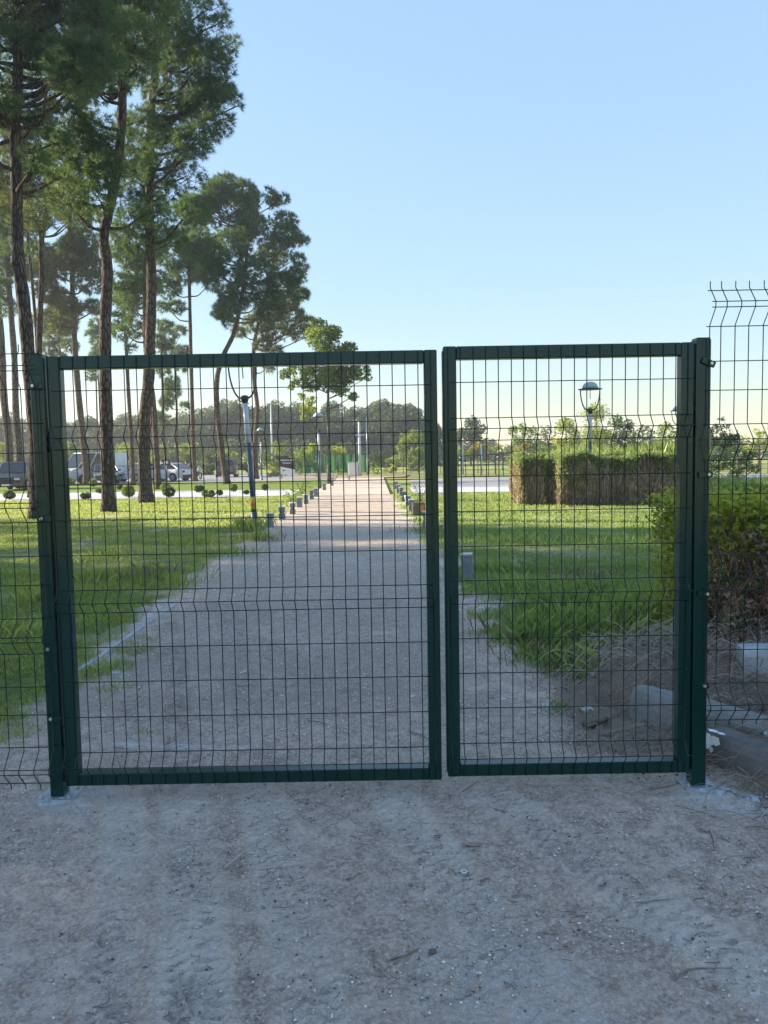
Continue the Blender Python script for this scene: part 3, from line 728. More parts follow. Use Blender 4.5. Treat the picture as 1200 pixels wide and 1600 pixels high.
# far wood behind everything: individual pines in a row, copied
random.seed(31)
def far_proto(h, wd, seed, dense=55):
    random.seed(seed); root = thing('far_pine', (0,0,0), 'x', 'pine tree')
    b, tp, rad = trunk_mb([Vector((0,0,-.2)), Vector((.1,0,h*.4)), Vector((0,.1,h*.85))], .22, .08, 6)
    cl = []
    for i in range(34):
        t = random.random(); a = random.uniform(0, 6.28); q = random.random()**.6*wd*math.sqrt(max(.08, 1-(t*1.7-.7)**2))
        cl.append(((q*math.cos(a), q*math.sin(a), h*(.36+.58*t)), random.uniform(1.2, 1.9)))
    b.build('trunk', M['bark_warm'], root)
    P_, _ = clumps_points(cl, dense, .75, .5); V, F = leaves(P_, .62); obj('crown', mesh_np('crown', V, F), M['leaf_far'], root)
    return root
fp = [far_proto(12.5, 4.0, 41), far_proto(13.5, 4.4, 42), far_proto(11.5, 3.8, 43)]
FG = 'far wood behind the park'; FL = 'pine in the far wood beyond the green screen fence'
def far_tree(i, x, y, sc):
    o = fp[i % 3] if i < 3 else copy_tree(fp[i % 3])
    o.location = (x, y, -.1); o.rotation_euler.z = random.uniform(0, 6.28); o.scale = (sc*random.uniform(.9,1.1), sc*random.uniform(.9,1.1), sc)
    tag(o, FL, 'pine tree', FG)
prof = [(-60,640),(90,655),(230,650),(275,655),(330,636),(400,632),(450,640),(500,640),(560,636),(600,630),(640,632),(662,650),(690,668)]
i = 0
for row, D in ((0, 135), (1, 150)):
    x = -90 + row*9
    while x < 690:
        if row == 2: break
        top = np.interp(x, [p_[0] for p_ in prof], [p_[1] for p_ in prof]) + random.uniform(-3, 6)
        p = at(x, top, D); far_tree(i, p.x, D+random.uniform(-5,5), p.z/12.6); i += 1
        x += random.uniform(15, 23) if x > 250 else random.uniform(24, 40)
for x in range(700, 1500, 34):
    p = at(x, 688+random.uniform(-4,6), 230); far_tree(i, p.x, 230+random.uniform(-8,8), p.z/12.6*1.1); i += 1

UG = 'undergrowth at the foot of the far wood'; up_ = []
random.seed(77)
for j in range(3):
    root = thing('undergrowth_bush', (0,0,0), 'x', 'bush')
    cl = [((random.uniform(-3,3), random.uniform(-1.6,1.6), random.uniform(.4,3.0)), random.uniform(1.0,1.6)) for _ in range(16)]
    P_, _ = clumps_points(cl, 42, .8, .4); P_ = P_[P_[:,2] > 0]; V, F = leaves(P_, .55); obj('foliage', mesh_np('foliage', V, F), M['leaf_dark'] if j else M['leaf_far'], root)
    stem_b = MB(); [limb(stem_b, (c[0][0]*.5, c[0][1]*.5, -.1), c[0], .05, 4) for c in cl[:8]]; stem_b.build('stem', M['bark_thin'], root, off=(0,0,0)); up_.append(root)
i = 0
for x in list(range(-120, 700, 27))+list(range(705, 1400, 38)):
    D = 126+random.uniform(-3,3) if x < 700 else 150+random.uniform(-20,20)
    o = up_[i % 3] if i < 3 else copy_tree(up_[i % 3]); p = at(x, 715, D); o.location = (p.x, D, -.05); o.rotation_euler.z = random.uniform(-.5,.5); f = random.uniform(.85,1.3); o.scale = (f,f,f*random.uniform(.9,1.25))
    tag(o, 'bush in the undergrowth below the far wood', 'bush', UG); i += 1
# shrubs, hedges
def bush_mesh(pts_r, dens, size, flat=.9, shell=.55, up=.4):
    P_, _ = clumps_points(pts_r, dens, flat, shell); P_ = P_[P_[:,2] > 0.01]; V, F = leaves(P_, size, up); return mesh_np('foliage', V, F)
def stem_bundle(h, n=5, r=.012, sp=.25):
    b = MB()
    for i in range(n):
        a = random.uniform(0, 6.28); limb(b, (0,0,-.03), (sp*math.cos(a), sp*math.sin(a), h), r, 4, -.02)
    return b
def shrub(label, x, y, w_, h, leaf, dens=300, size=.07, cat='shrub', name='shrub', n=7, group=None):
    root = thing(name, (x, y, gz(x, y) if y < 33 else 0), label, cat, group)
    cl = [((random.uniform(-.5,.5)*w_*.7, random.uniform(-.5,.5)*w_*.7, h*random.uniform(.35,.75)), min(w_, h)*random.uniform(.28,.38)) for _ in range(n)] + [((0,0,h*.55), min(w_,h)*.42)]
    obj('foliage', bush_mesh(cl, dens, size), M[leaf], root)
    stem_bundle(h*.7, 5, .012+.004*h, w_*.3).build('stem', M['bark_thin'], root, off=(0,0,0))
    return root
random.seed(51)
RG = 'clipped round shrubs along the white gravel strip'
def round_shrub(label, px, py, wpx, leaf='leaf_dark'):
    """py = foot of the shrub"""
    p = G(px, py); w_ = wpx/1200*p.y; root = thing('round_shrub', (p.x, p.y, 0), label, 'shrub', RG)
    obj('foliage', bush_mesh([((0,0,w_*.52), w_*.5), ((0,0,w_*.5), w_*.45)], 6500/w_**1.2, .075, 1.0, .6, .1), M[leaf], root)
    MB().tube([(0,0,-.02),(0,0,w_*.4)], .03, 6).build('stem', M['bark_thin'], root, off=(0,0,0)); root.scale = (random.uniform(.85,1.35), random.uniform(.85,1.2), random.uniform(.75,1.15)); root.rotation_euler.z = random.uniform(0,6.28); return root
for px, py, wp, lb, lf_ in ((15,781,18,'low dark clipped shrub at the left edge on the white gravel','leaf_dark'), (31,764,13,'round clipped shrub near the left edge, in front of the twin trunks','leaf_mid'),
        (110,758,14,'clipped shrub in front of the white van bumper','leaf_mid'), (146,761,12,'small clipped shrub right of the leaning pale brown pine','leaf_mid'), (156,771,11,'shrub half hidden by the furrowed trunk','leaf_dark'),
        (134,781,15,'flat dark shrub left of the furrowed trunk','leaf_dark'), (201,778,19,'big round bright clipped ball left of the S-shaped trunk','leaf_mid'), (259,769,16,'round clipped ball right of the S-shaped trunk','leaf_mid'),
        (264,778,17,'dark flat shrub at the foot of the ball right of the S-shaped trunk','leaf_dark'), (311,770,13,'darker shrub of the close pair below the slim straight pine','leaf_dark'), (326,778,18,'large bushy clipped shrub of the close pair','leaf_mid'),
        (365,769,12,'upright clipped shrub by the foot of the curved pine','leaf_mid'), (385,773,9,'small dark shrub left of the leaning lamp post','leaf_dark'), (414,767,11,'low dark shrub right of the leaning lamp post','leaf_dark'),
        (422,746,8,'reddish ball left of the brown and white sign','leaf_brown'), (431,745,10,'yellow ball touching the brown and white sign','leaf_lime'), (343,775,9,'low dark shrub beside the bushy one','leaf_dark'), (212,749,9,'brownish shrub in front of the silver car','leaf_brown'),
        (187,766,9,'small shrub between the furrowed trunk and the bright ball','leaf_dark')):
    round_shrub(lb, px, py, wp, lf_)
# planting along the path and beyond
for px, py, wp, hp, lf_, lb, sz in ((456,790,36,26,'leaf_mid','loose leafy plants behind the first bollards','.10'), (473,772,34,22,'leaf_far','grey-green plants by the middle bollards','.1'), (522,752,32,20,'leaf_mid','leafy bush at the foot of the young broadleaf tree','.12'),
        (546,750,12,10,'leaf_far','small grey bush left of the white cabinet','.1'), (658,785,26,28,'leaf_far','whitish flowering shrub behind the wooden box','.06'), (650,765,26,14,'leaf_mid','bright low plants behind the right row of bollards','.08'),
        (380,822,16,14,'leaf_mid','weeds around the foot of the leaning lamp post','.06'), (478,744,26,10,'leaf_lime','yellow flowering shrub right of the brown and white sign','.09'), (545,742,9,8,'leaf_lime','tiny yellow shrub left of the cabinet','.09'), (494,745,14,9,'leaf_lime','yellow shrub behind the path lamp','.09')):
    p = G(px, py); shrub(lb, p.x, p.y, wp/1200*p.y, hp/1200*p.y*1.15, lf_, 300 if p.y < 30 else 160, float(sz), n=8)
for cx, top, bs, wp, D, lf_, lb in ((438,690,742,50,74,'leaf_lime','tall bright yellow-green bush behind the brown and white sign'), (470,700,740,40,78,'leaf_mid','greyish bush right of the tall yellow one'), (490,690,735,34,84,'leaf_lime','yellow bush above the green screen left of the path lamp'),
        (528,694,735,46,84,'leaf_lime','yellow bush above the green screen behind the young tree'), (388,705,742,22,72,'leaf_mid','bright bush behind the knobbly pine'), (590,706,742,36,76,'leaf_mid','green bush at the right end of the screen fence'), (612,712,738,26,80,'leaf_lime','yellow-green bush behind the path end'),
        (645,672,735,60,86,'leaf_mid','yellow-green tree-like bush left of the gap, behind the parked roof'), (350,700,740,50,86,'leaf_mid','hedge bush behind the dark grey car'), (300,690,742,60,88,'leaf_mid','bushy thicket behind the two people'), (322,705,742,30,84,'leaf_dark','dark bush right of the two people'),
        (190,690,738,50,86,'leaf_lime','sunlit bush behind the silver car'), (110,690,735,40,88,'leaf_mid','sunlit bush behind the white van'), (250,695,738,40,88,'leaf_mid','bush behind the white car'), (5,690,738,30,80,'leaf_lime','bright bush at the left edge behind the parked cars')):
    rt(lb, cx, top, bs, wp, D, lf_, 12, .26 if D < 80 else .3, 75, .05, 'bush', 'tall_bush')
for cx, top, bs, wp, D, lf_, lb in ((722,696,712,34,82,'leaf_lime','yellow vine bush left end above the terraced railings'), (752,690,712,34,82,'leaf_autumn','orange-tinted vine bush above the terraced railings'), (785,694,712,34,82,'leaf_lime','yellow vine bush in the middle above the railings'), (818,692,712,34,80,'leaf_autumn','reddish-yellow vine bush above the right part of the railings'), (848,695,712,26,80,'leaf_lime','yellow-green vine bush at the right end above the railings')):
    rt(lb, cx, top, bs, wp, D, lf_, 12, .22, 100, .04, 'bush', 'vine_bush')

M['leaf_sunlit'] = foliage_mat('sunlit_yellow_green_leaves', (.20,.24,.03), (.42,.46,.06), (.60,.52,.09), .5, .9); M['twig_red'] = plain('reddish_brown_twigs', (.20,.115,.085), .9, .1, 0, .4, 30)  # lime hedge leaves brightened: sunlight on the top is put into their colour
M['hedge_green'] = foliage_mat('hedge_shoots', (.12,.17,.07), (.27,.34,.13), (.46,.46,.20), .5, 1.0)
# clipped hedges on the right: dry brown inside with green shoots on top
def hedge(label, x0, x1, y0, y1, h, nb, top, seed, lean=0, size=(.05,.12), z0=0):
    random.seed(seed); root = thing('clipped_hedge', ((x0+x1)/2, (y0+y1)/2, z0), label, 'hedge')
    cx, cy = (x0+x1)/2, (y0+y1)/2; W, Dp = x1-x0, y1-y0
    # stems: many upright twigs
    b = MB()
    for i in range(int(90*W*Dp+60*W)):
        x = random.uniform(-W/2, W/2); y = random.uniform(-Dp/2, Dp/2)*(1 if random.random() < .5 else 1); hh = h*random.uniform(.6, .98)
        b.tube([(x, y, -.03), (x+random.uniform(-.06,.06), y+random.uniform(-.06,.06), hh*.5), (x+random.uniform(-.12,.12), y+random.uniform(-.12,.12), hh)], [.011,.008,.004], 3)
    b.build('stem', M['twig_pale'], root, off=(0,0,0))
    def boxpts(n, za, zb, skin=.16):
        x = rng.uniform(-W/2, W/2, n); y = rng.uniform(-Dp/2, Dp/2, n); z = rng.uniform(za, zb, n)
        f = rng.random(n); s_ = rng.random(n)*skin*1.6
        y = np.where(f < .55, -Dp/2+s_, y); x = np.where((f > .55) & (f < .72), -W/2+s_, x); z = np.where(f > .8, zb-s_*.7, z)
        bulge = (vn(x*1.7+seed, z*2.0, 3)-.5)*.42
        return np.stack([x, y-bulge*(f < .55), z+(vn(x*2.3, y*2.3, 9)-.5)*.26*(z > h*.5)], 1)
    Pb = boxpts(nb, .02, h*.80); n_ = len(Pb)
    # dead vertical leaves / culms
    d = np.stack([rng.normal(0,.35,n_), rng.normal(0,.35,n_), np.ones(n_)], 1); d /= np.linalg.norm(d, axis=1, keepdims=True)
    s = np.cross(d, unit(n_)); s /= np.linalg.norm(s, axis=1, keepdims=True); ln = rng.uniform(size[0]*1.4, size[1]*2.2, (n_,1)); wd = .012+.012*rng.random((n_,1))
    V = np.stack([Pb-s*wd, Pb+s*wd, Pb+d*ln*.6+s*wd*.8, Pb+d*ln], 1).reshape(-1,3)
    obj('dry_leaves', mesh_np('dry_leaves', V, np.arange(len(V)).reshape(-1,4)), M['leaf_brown'], root)
    Pt = boxpts(top*2, h*.25, h); Pt = Pt[rng.random(len(Pt)) < sstep(h*.50, h*.80, Pt[:,2]+(vn(Pt[:,0]*1.8, Pt[:,1]*1.8+seed, 17)-.5)*.8)+.10]
    n_ = len(Pt); d = np.stack([rng.normal(0,.4,n_), rng.normal(0,.4,n_), np.ones(n_)], 1); d /= np.linalg.norm(d, axis=1, keepdims=True)
    V, F = leaves(np.concatenate([Pt, Pt+rng.normal(0,.05,Pt.shape), Pt+rng.normal(0,.05,Pt.shape)]), .085, .2, .45)
    obj('green_leaves', mesh_np('green_leaves', V, F), M['leaf_mid'] if lean else M['hedge_green'], root)
    return root
pa = at(812, 790, 24.3); pb = at(855, 790, 24.3)
hedge('short clipped hedge block at the road end, green above and brown below', pa.x, pb.x-.1, 24.3, 26.2, at(812,712,24.3).z, 9000, 3400, 61)
pa = at(860, 790, 23.6); pb = at(1078, 790, 23.6)
hedge('long clipped hedge with dried brown lower leaves behind the narrow gate leaf', pa.x+.30, pb.x+.2, 23.6, 25.6, at(900,712,23.6).z, 36000, 15000, 62)
# the near hedge behind the right post
def near_hedge():
    x0, x1, y0, y1, h = 2.47, 4.6, 5.3, 6.75, 1.20; z0 = .06
    root = thing('privet_hedge', (3.4, 6.0, z0), 'near overgrown hedge behind the right gate post, lime on top and dead brown below', 'hedge')
    b = MB(); random.seed(71)
    for i in range(520):
        x = random.uniform(x0, x1)-3.4; y = random.uniform(y0, y1)-6.0 if i % 2 else random.uniform(y0, y0+.6)-6.0; hh = h*random.uniform(.5, 1.0)
        limb(b, (x, y, -.05), (x+random.uniform(-.3,.3), y+random.uniform(-.3,.3), hh), .011, 3, random.uniform(-.1,.1))
    for i in range(420):     # tangled horizontal twigs on the face
        x = random.uniform(x0-.12, x1)-3.4; y = y0-6.0+random.uniform(-.18, .3); z = random.uniform(.03, h*.8)
        limb(b, (x, y, z), (x+random.uniform(-.35,.35), y+random.uniform(-.15,.15), z+random.uniform(-.2,.3)), .0055, 3, random.uniform(-.25,.25))
    b.build('stem', M['twig_red'], root, off=(0,0,0))
    def pts(n, za, zb):
        x = rng.uniform(x0, x1, n)-3.4; y = rng.uniform(y0, y1, n)-6.0; z = rng.uniform(za, zb, n); f = rng.random(n); s_ = rng.random(n)*.25
        y = np.where(f < .5, y0-6.0+s_, y); x = np.where((f > .5) & (f < .72), x0-3.4+s_, x); z = np.where(f > .8, zb-s_*.8, z)
        return np.stack([x+(vn(y*3,z*3,2)-.5)*.28, y+(vn(x*3,z*3,4)-.5)*.25, z+(vn(x*2.5,y*2.5,6)-.5)*.22*(z > h*.6)], 1)
    Pb = pts(17000, .02, h*.84); Pb = Pb[vn(Pb[:,0]*5, Pb[:,2]*5, 12) > .36]
    V, F = leaves(Pb, .045, -.2, .5); obj('dead_leaves', mesh_np('dead_leaves', V, F), M['leaf_brown'], root)
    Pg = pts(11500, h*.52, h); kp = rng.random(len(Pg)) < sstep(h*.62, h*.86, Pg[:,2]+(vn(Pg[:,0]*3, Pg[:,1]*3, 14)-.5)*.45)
    V, F = leaves(Pg[kp], .062, .3, .55); obj('green_leaves', mesh_np('green_leaves', V, F), M['leaf_sunlit'], root)
    # green shoots down the left flank
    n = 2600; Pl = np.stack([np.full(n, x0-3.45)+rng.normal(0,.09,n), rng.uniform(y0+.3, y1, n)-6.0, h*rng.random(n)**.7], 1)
    Pl = Pl[vn(Pl[:,1]*3, Pl[:,2]*4, 15) > .42]; V, F = leaves(Pl, .05, .2, .5); obj('side_leaves', mesh_np('side_leaves', V, F), M['leaf_sunlit'], root)
    n = 900; Pd = pts(n, .1, h*.55); V, F = leaves(Pd, .07, .3, .5); obj('lower_leaves', mesh_np('lower_leaves', V, F), M['leaf_dark'], root)
near_hedge()

# ------------------------------------------------------------------ ground cover
def blades(name, X, Y, H_, W_, mat, lean=.45, label=None, zoff=0):
    n = len(X); Z = ground_h(X, Y) + zoff; a = rng.uniform(0, 6.283, n); h = H_*rng.uniform(.6, 1.25, n)
    lx = np.cos(a)*h*rng.normal(0, lean, n); ly = np.sin(a)*h*rng.normal(0, lean, n); b_ = rng.uniform(0, 6.283, n)
    cx, cy = np.cos(b_)*W_/2, np.sin(b_)*W_/2
    mx, my, mz = X+lx*.35, Y+ly*.35, Z+h*.6
    V = np.stack([np.stack([X-cx, Y-cy, Z-.006], 1), np.stack([X+cx, Y+cy, Z-.006], 1), np.stack([mx+cx*.8, my+cy*.8, mz], 1), np.stack([X+lx, Y+ly, Z+h], 1)], 1).reshape(-1, 3)
    o = obj(name, mesh_np(name, V, np.arange(len(V)).reshape(-1, 4)), mat); tag(o, kind='stuff'); return o
def scatter(n, x0, x1, y0, y1, side):
    X = rng.uniform(x0, x1, n); Y = rng.uniform(y0, y1, n); g = masks(X, Y)[0]
    k_ = (rng.random(n) < g*1.1) & (np.abs(X) < Y*.62+.8) & ((X < -.5) if side < 0 else (X > -.5)); return X[k_], Y[k_]
def lawn(side, mat, hs):
    Xs, Ys, Hs, Ws = [], [], [], []
    for (y0, y1, den, h, wd) in ((4.4, 7, 3400, hs[0], .0045), (7, 11, 1900, hs[1], .0062), (11, 18, 520, hs[2], .014), (18, 33, 170, hs[3], .026)):
        x0, x1 = (-y1*.62-.8, -2.0) if side < 0 else (.3, y1*.62+.8)
        n = int(den*(x1-x0)*(y1-y0)); X, Y = scatter(n, x0, x1, y0, y1, side)
        cl = fbm(X*1.1, Y*1.1, 131, 3)
        Xs.append(X); Ys.append(Y); Hs.append(h*(1+2.0*np.clip(cl, -.3, .5))); Ws.append(np.full(len(X), wd))
    return [np.concatenate(a) for a in (Xs, Ys, Hs, Ws)]
X, Y, Hh, Ww = lawn(-1, 'grass_l', (.036,.038,.042,.05)); blades('grass', X, Y, Hh, Ww, M['grass_l'])
X, Y, Hh, Ww = lawn(1, 'grass_r', (.050,.045,.042,.055)); blades('grass', X, Y, Hh, Ww, M['grass_r'])
# taller weeds and tufts
def tufts(spots, mat, name='weeds'):
    Xs, Ys, Hs = [], [], []
    for px, py, r, h, n in spots:
        p = G(px, py); Xs.append(p.x+rng.normal(0, r, n)); Ys.append(p.y+rng.normal(0, r, n)); Hs.append(np.full(n, h))
    return blades(name, np.concatenate(Xs), np.concatenate(Ys), np.concatenate(Hs), .007, mat, .55)
tufts([(160,905,.30,.13,260),(250,910,.35,.12,300),(310,850,.4,.15,200),(200,870,.4,.12,200),(360,868,.25,.12,200),(130,880,.3,.12,200),(60,940,.2,.16,200),(20,990,.2,.14,200),(390,830,.2,.3,160),(405,845,.15,.2,100)], M['grass_l'])
tufts([(760,965,.12,.09,140),(800,1000,.14,.10,180),(850,1035,.16,.10,220),(910,1030,.2,.14,260),(965,1010,.2,.16,260),(820,920,.28,.14,400),(770,890,.2,.14,200),(880,955,.25,.20,420),(930,935,.2,.22,300),(950,990,.2,.24,300),(860,995,.2,.20,320),(990,960,.2,.22,200),(835,1005,.12,.16,160),(880,1045,.10,.14,160),(905,1065,.08,.10,100),(1015,975,.15,.25,200),(780,985,.08,.08,60),(870,1108,.05,.05,60),(740,930,.15,.10,140),(800,845,.4,.16,300),(960,850,.5,.16,300)], M['grass_r'])
tufts([(860,1010,.3,.16,120),(960,1040,.3,.12,160),(930,905,.3,.14,160),(240,900,.3,.14,160),(420,845,.2,.14,60),(650,830,.3,.1,80)], M['straw'], 'dry_grass')
# a few tufts on the dirt at the left of the path
tufts([(150,1050,.10,.05,110),(180,1075,.08,.04,80),(120,1065,.08,.05,70),(225,1145,.04,.03,24),(30,1145,.09,.04,70),(22,1158,.05,.03,30)], M['grass_l'])

def reeds(px0, px1, D0, D1, n, h):
    Y = rng.uniform(D0, D1, n); a = at(px0, 730, 1.0).x; b = at(px1, 730, 1.0).x
    X = Y*rng.uniform(a, b, n)*1.0; hh = h*(.65+.5*vn(X*.8, Y*.8, 44))
    return blades('tall_grass', X, Y, hh, .014, M['grass_r'], .28)
reeds(835, 1068, 27.0, 31.0, 16000, 1.55)
reeds(1105, 1260, 24.0, 30.0, 9000, .6)
# straw and dead roots on the right bank
def strands(name, n, cx, cy, sx, sy, L0, L1, r, mat, zl=.03, up=.10, seed=0):
    random.seed(seed); b = MB()
    for i in range(n):
        x = random.gauss(cx, sx); y = random.gauss(cy, sy); a = random.gauss(0, .9) + (math.pi if random.random() < .5 else 0); L = random.uniform(L0, L1)
        z = gz(x, y)+random.random()*zl; c = random.uniform(-.3, .3)
        x2, y2 = x+L*math.cos(a), y+L*math.sin(a)*.7; xm, ym = (x+x2)/2-c*L*math.sin(a), (y+y2)/2+c*L*math.cos(a)*.7
        pts = crm([(x, y, z), (xm, ym, max(gz(xm, ym), z)+random.uniform(0, up)*L*1.5), (x2, y2, gz(x2, y2)+random.uniform(0, zl))], 3)
        rr = r*random.uniform(.5, 1.4); b.tube(pts, [rr*(1-.5*j/(len(pts)-1)) for j in range(len(pts))], 3, False)
    o = b.build(name, mat, None, off=(0,0,0)); return tag(o, kind='stuff')
strands('dead_roots', 330, 2.0, 5.35, .38, .26, .10, .55, .0028, M['twig_pale'], .05, .30, 1)
strands('dead_roots', 240, 2.15, 4.6, .36, .33, .08, .45, .0026, M['twig'], .04, .25, 2)
strands('dead_roots', 170, 1.8, 4.15, .30, .40, .10, .40, .0026, M['twig_pale'], .04, .25, 3)
strands('dead_roots', 160, 1.95, 3.55, .22, .30, .08, .35, .0024, M['twig'], .03, .2, 4)
strands('straw_litter', 260, 1.15, 4.9, .30, .55, .04, .20, .0016, M['twig_pale'], .006, .05, 5)
strands('straw_litter', 620, .2, 2.7, 1.1, .50, .02, .10, .0013, M['twig_pale'], .003, .02, 6)
strands('straw_litter', 760, .3, 2.8, 1.1, .55, .02, .08, .0016, M['twig'], .003, .02, 7)
strands('straw_litter', 200, -.8, 5.2, 1.0, .8, .02, .09, .0015, M['twig'], .003, .02, 8)
strands('orange_roots', 130, 1.72, 3.92, .10, .07, .04, .14, .0015, plain('rusty_root_fibre', (.24,.14,.06), .9, .1, 0, .3, 30), .06, .5, 9)

# gravel: loose stones as one mass
def stones(name, n, x0, x1, y0, y1, s0, s1, mat, keepf=None, seed=0, zo=.0):
    X = rng.uniform(x0, x1, n); Y = rng.uniform(y0, y1, n); k_ = np.abs(X) < Y*.62+.6
    if keepf is not None: k_ &= keepf(X, Y)
    X, Y = X[k_], Y[k_]; n = len(X); s = s0+(s1-s0)*rng.random(n)**2.5
    O = np.array([[1,0,0],[0,1,0],[-1,0,0],[0,-1,0],[0,0,.7],[0,0,-.5]], float); T = np.array([[0,1,4],[1,2,4],[2,3,4],[3,0,4],[1,0,5],[2,1,5],[3,2,5],[0,3,5]])
    a = rng.uniform(0, 6.28, n); J = O[None]*(rng.uniform(.6, 1.25, (n,6,1)))*s[:,None,None]
    c_, s_ = np.cos(a)[:,None], np.sin(a)[:,None]
    x = J[...,0]*c_-J[...,1]*s_; y = J[...,0]*s_+J[...,1]*c_
    V = np.stack([x+X[:,None], y+Y[:,None], J[...,2]+ground_h(X, Y)[:,None]+s[:,None]*.25+zo], -1).reshape(-1, 3)
    F = (T[None]+np.arange(n)[:,None,None]*6).reshape(-1, 3)
    return tag(obj(name, mesh_np(name, V, F), mat), kind='stuff')
def stone_mat(name, c1, c2, c3):
    m = newmat(name, .9, .2); k = N(m); g = k.n('ShaderNodeNewGeometry'); k.col(k.ramp(g.outputs['Random Per Island'], (.1, c1), (.6, c2), (.95, c3))); return m
M['pebble'] = stone_mat('loose_pebbles', (.36,.29,.23), (.60,.52,.44), (.86,.82,.76))
M['pebble_pale'] = stone_mat('pale_gravel', (.40,.36,.31), (.60,.55,.49), (.84,.80,.74))
M['soil_bits'] = stone_mat('dark_soil_crumbs', (.07,.055,.045), (.16,.13,.11), (.28,.25,.22))
stones('pebbles', 30000, -2.4, 2.4, 1.7, 4.3, .0010, .0075, M['pebble'])
stones('soil_crumbs', 12000, -2.4, 2.4, 1.7, 4.3, .0010, .0060, M['soil_bits'])
stones('mortar_crumbs', 5000, -1.9, -1.35, 3.38, 3.74, .001, .006, M['cement'], lambda x, y: rng.random(len(x)) < np.exp(-(((x+1.6)/.13)**2+((y-3.56)/.09)**2)))
stones('mortar_crumbs', 6000, 1.35, 2.0, 3.25, 3.72, .001, .008, M['cement'], lambda x, y: rng.random(len(x)) < np.exp(-(((x-1.62)/.16)**2+((y-3.5+(x-1.55)*.5)/.08)**2)))
stones('path_gravel', 30000, -3.0, 1.2, 4.2, 9.0, .003, .012, M['pebble_pale'], lambda x, y: (x > xl(y)-.1) & (x < xr(y)+.2), zo=-.002)
stones('path_gravel', 14000, -3.4, 1.0, 9.0, 20, .006, .020, M['pebble_pale'], lambda x, y: (x > xl(y)) & (x < xr(y)), zo=-.006)
stones('soil_crumbs', 3500, 1.0, 3.0, 3.7, 6.0, .002, .011, M['soil_bits'])

# ------------------------------------------------------------------ lamps
M['pole_white'] = plain('white_pole_paint', (.45,.51,.58), .4, .5, 0, .08, 12)
M['pole_blue'] = plain('dark_blue_pole_paint', (.045,.075,.13), .4, .5, 0, .2, 12)
M['dark_metal'] = plain('dark_grey_metal', (.03,.035,.04), .5, .5, .2, .2, 12)
M['dome'] = plain('pale_teal_lamp_dome', (.30,.42,.45), .45, .5, 0, .1, 12)
glass = newmat('clear_lamp_glass', .05, .5, 0, (.9,.95,.95)); glass.node_tree.nodes['Principled BSDF'].inputs['Transmission Weight'].default_value = 1
M['glass'] = glass
def lamp(label, x, y, lean=(0,0), sticker=False, hh=.72, grp='park lamps with domed shade held by curved arms'):
    r = thing('park_lamp', (x, y, 0), label, 'street lamp', grp); o0 = (0,0,0)
    MB().lathe((0,0,0), [(.11,0),(.11,.03),(.085,.06),(.075,.35),(.062,.36)], 14).build('base', M['pole_blue'], r, o0)
    MB().tube([(0,0,.34),(0,0,2.02)], [.062,.058], 14).build('lower_pole', M['pole_blue'], r, o0)
    MB().tube([(0,0,2.02),(0,0,2.98)], [.068,.060], 14).build('upper_pole', M['pole_white'], r, o0)
    MB().lathe((0,0,2.96), [(.062,0),(.095,.10),(.095,.16),(.05,.19)], 14).build('neck', M['dark_metal'], r, o0)
    for sx in (-1, 1):
        arc = [(sx*(.06+.27*math.sin(t*math.pi/2)**.9), 0, 3.08+hh*(1-math.cos(t*math.pi/2))) for t in [i/10 for i in range(11)]]
        for dy in (-.022, .022):
            MB().tube([(a, dy*(1-i/10), c) for i, (a, b_, c) in enumerate(arc)], .019, 8).build('arm', M['dark_metal'], r, o0)
    MB().lathe((0,0,3.06+hh), [(.40,0),(.405,.02),(.30,.035)], 22).build('rim', M['dark_metal'], r, o0)
    MB().lathe((0,0,3.08+hh), [(.27,.012),(.26,.08),(.22,.16),(.15,.215),(.06,.24),(.01,.245)], 20).build('dome', M['dome'], r, o0)
    MB().tube([(0,0,3.06+hh),(0,0,2.75+hh)], .012, 6).build('lamp_rod', M['dark_metal'], r, o0)
    if sticker:
        MB().lathe((0,0,.42), [(.0665,0),(.0665,.30)], 14).build('sticker', plain('yellow_sticker', (.55,.38,.05), .6), r, o0)
        MB().lathe((0,0,.50), [(.0685,0),(.0685,.14)], 14).build('sticker', plain('orange_sticker', (.62,.20,.05), .6), r, o0)
    r.rotation_euler = (lean[1], lean[0], 0); return r
lamp('leaning lamp post close to the path with yellow and orange stickers near its foot', -3.12, 18.5, (-.052, 0), True, .80)
lamp('lamp straight ahead on the left path edge in front of the young tree', -3.42, 41.2)
pR = at(922, 643, 26.3); lamp('lamp standing behind the long clipped hedge', pR.x, 26.3)
pR = at(1059, 664, 41.0); lamp('far small lamp seen next to the right stile of the narrow leaf', pR.x, 41.0)
pR = at(401, 700, 58); lamp('far little white lamp beside the knobbly pine', pR.x, 60)
def pole(label, px, ptop, D, r, arm=None):
    a = at(px, ptop, D); t = thing('utility_pole', (a.x, D, 0), label, 'pole'); o0 = (0,0,0)
    MB().tube([(0,0,-.05),(0,0,a.z)], [r, r*.7], 10).build('shaft', M['pole_white'], t, o0)
    for z in (arm or []): MB().box(-.45, .45, -.04, .04, a.z-z-.05, a.z-z+.05).build('cross_arm', M['pole_white'], t, o0)
pole('thin pale pole rising in front of the far wood left of the path', 423, 628, 95, .12, [.2])
pole('white pole right beside the white cabinet, with a short cross arm', 561, 658, 66.6, .14, [1.2])
pole('second white pole just right of the one by the cabinet', 573, 652, 72, .10)
pole('thin white post by the yellow vine bushes', 723, 690, 70, .08); pole('white post in the middle of the terraced railings', 752, 694, 68, .09)

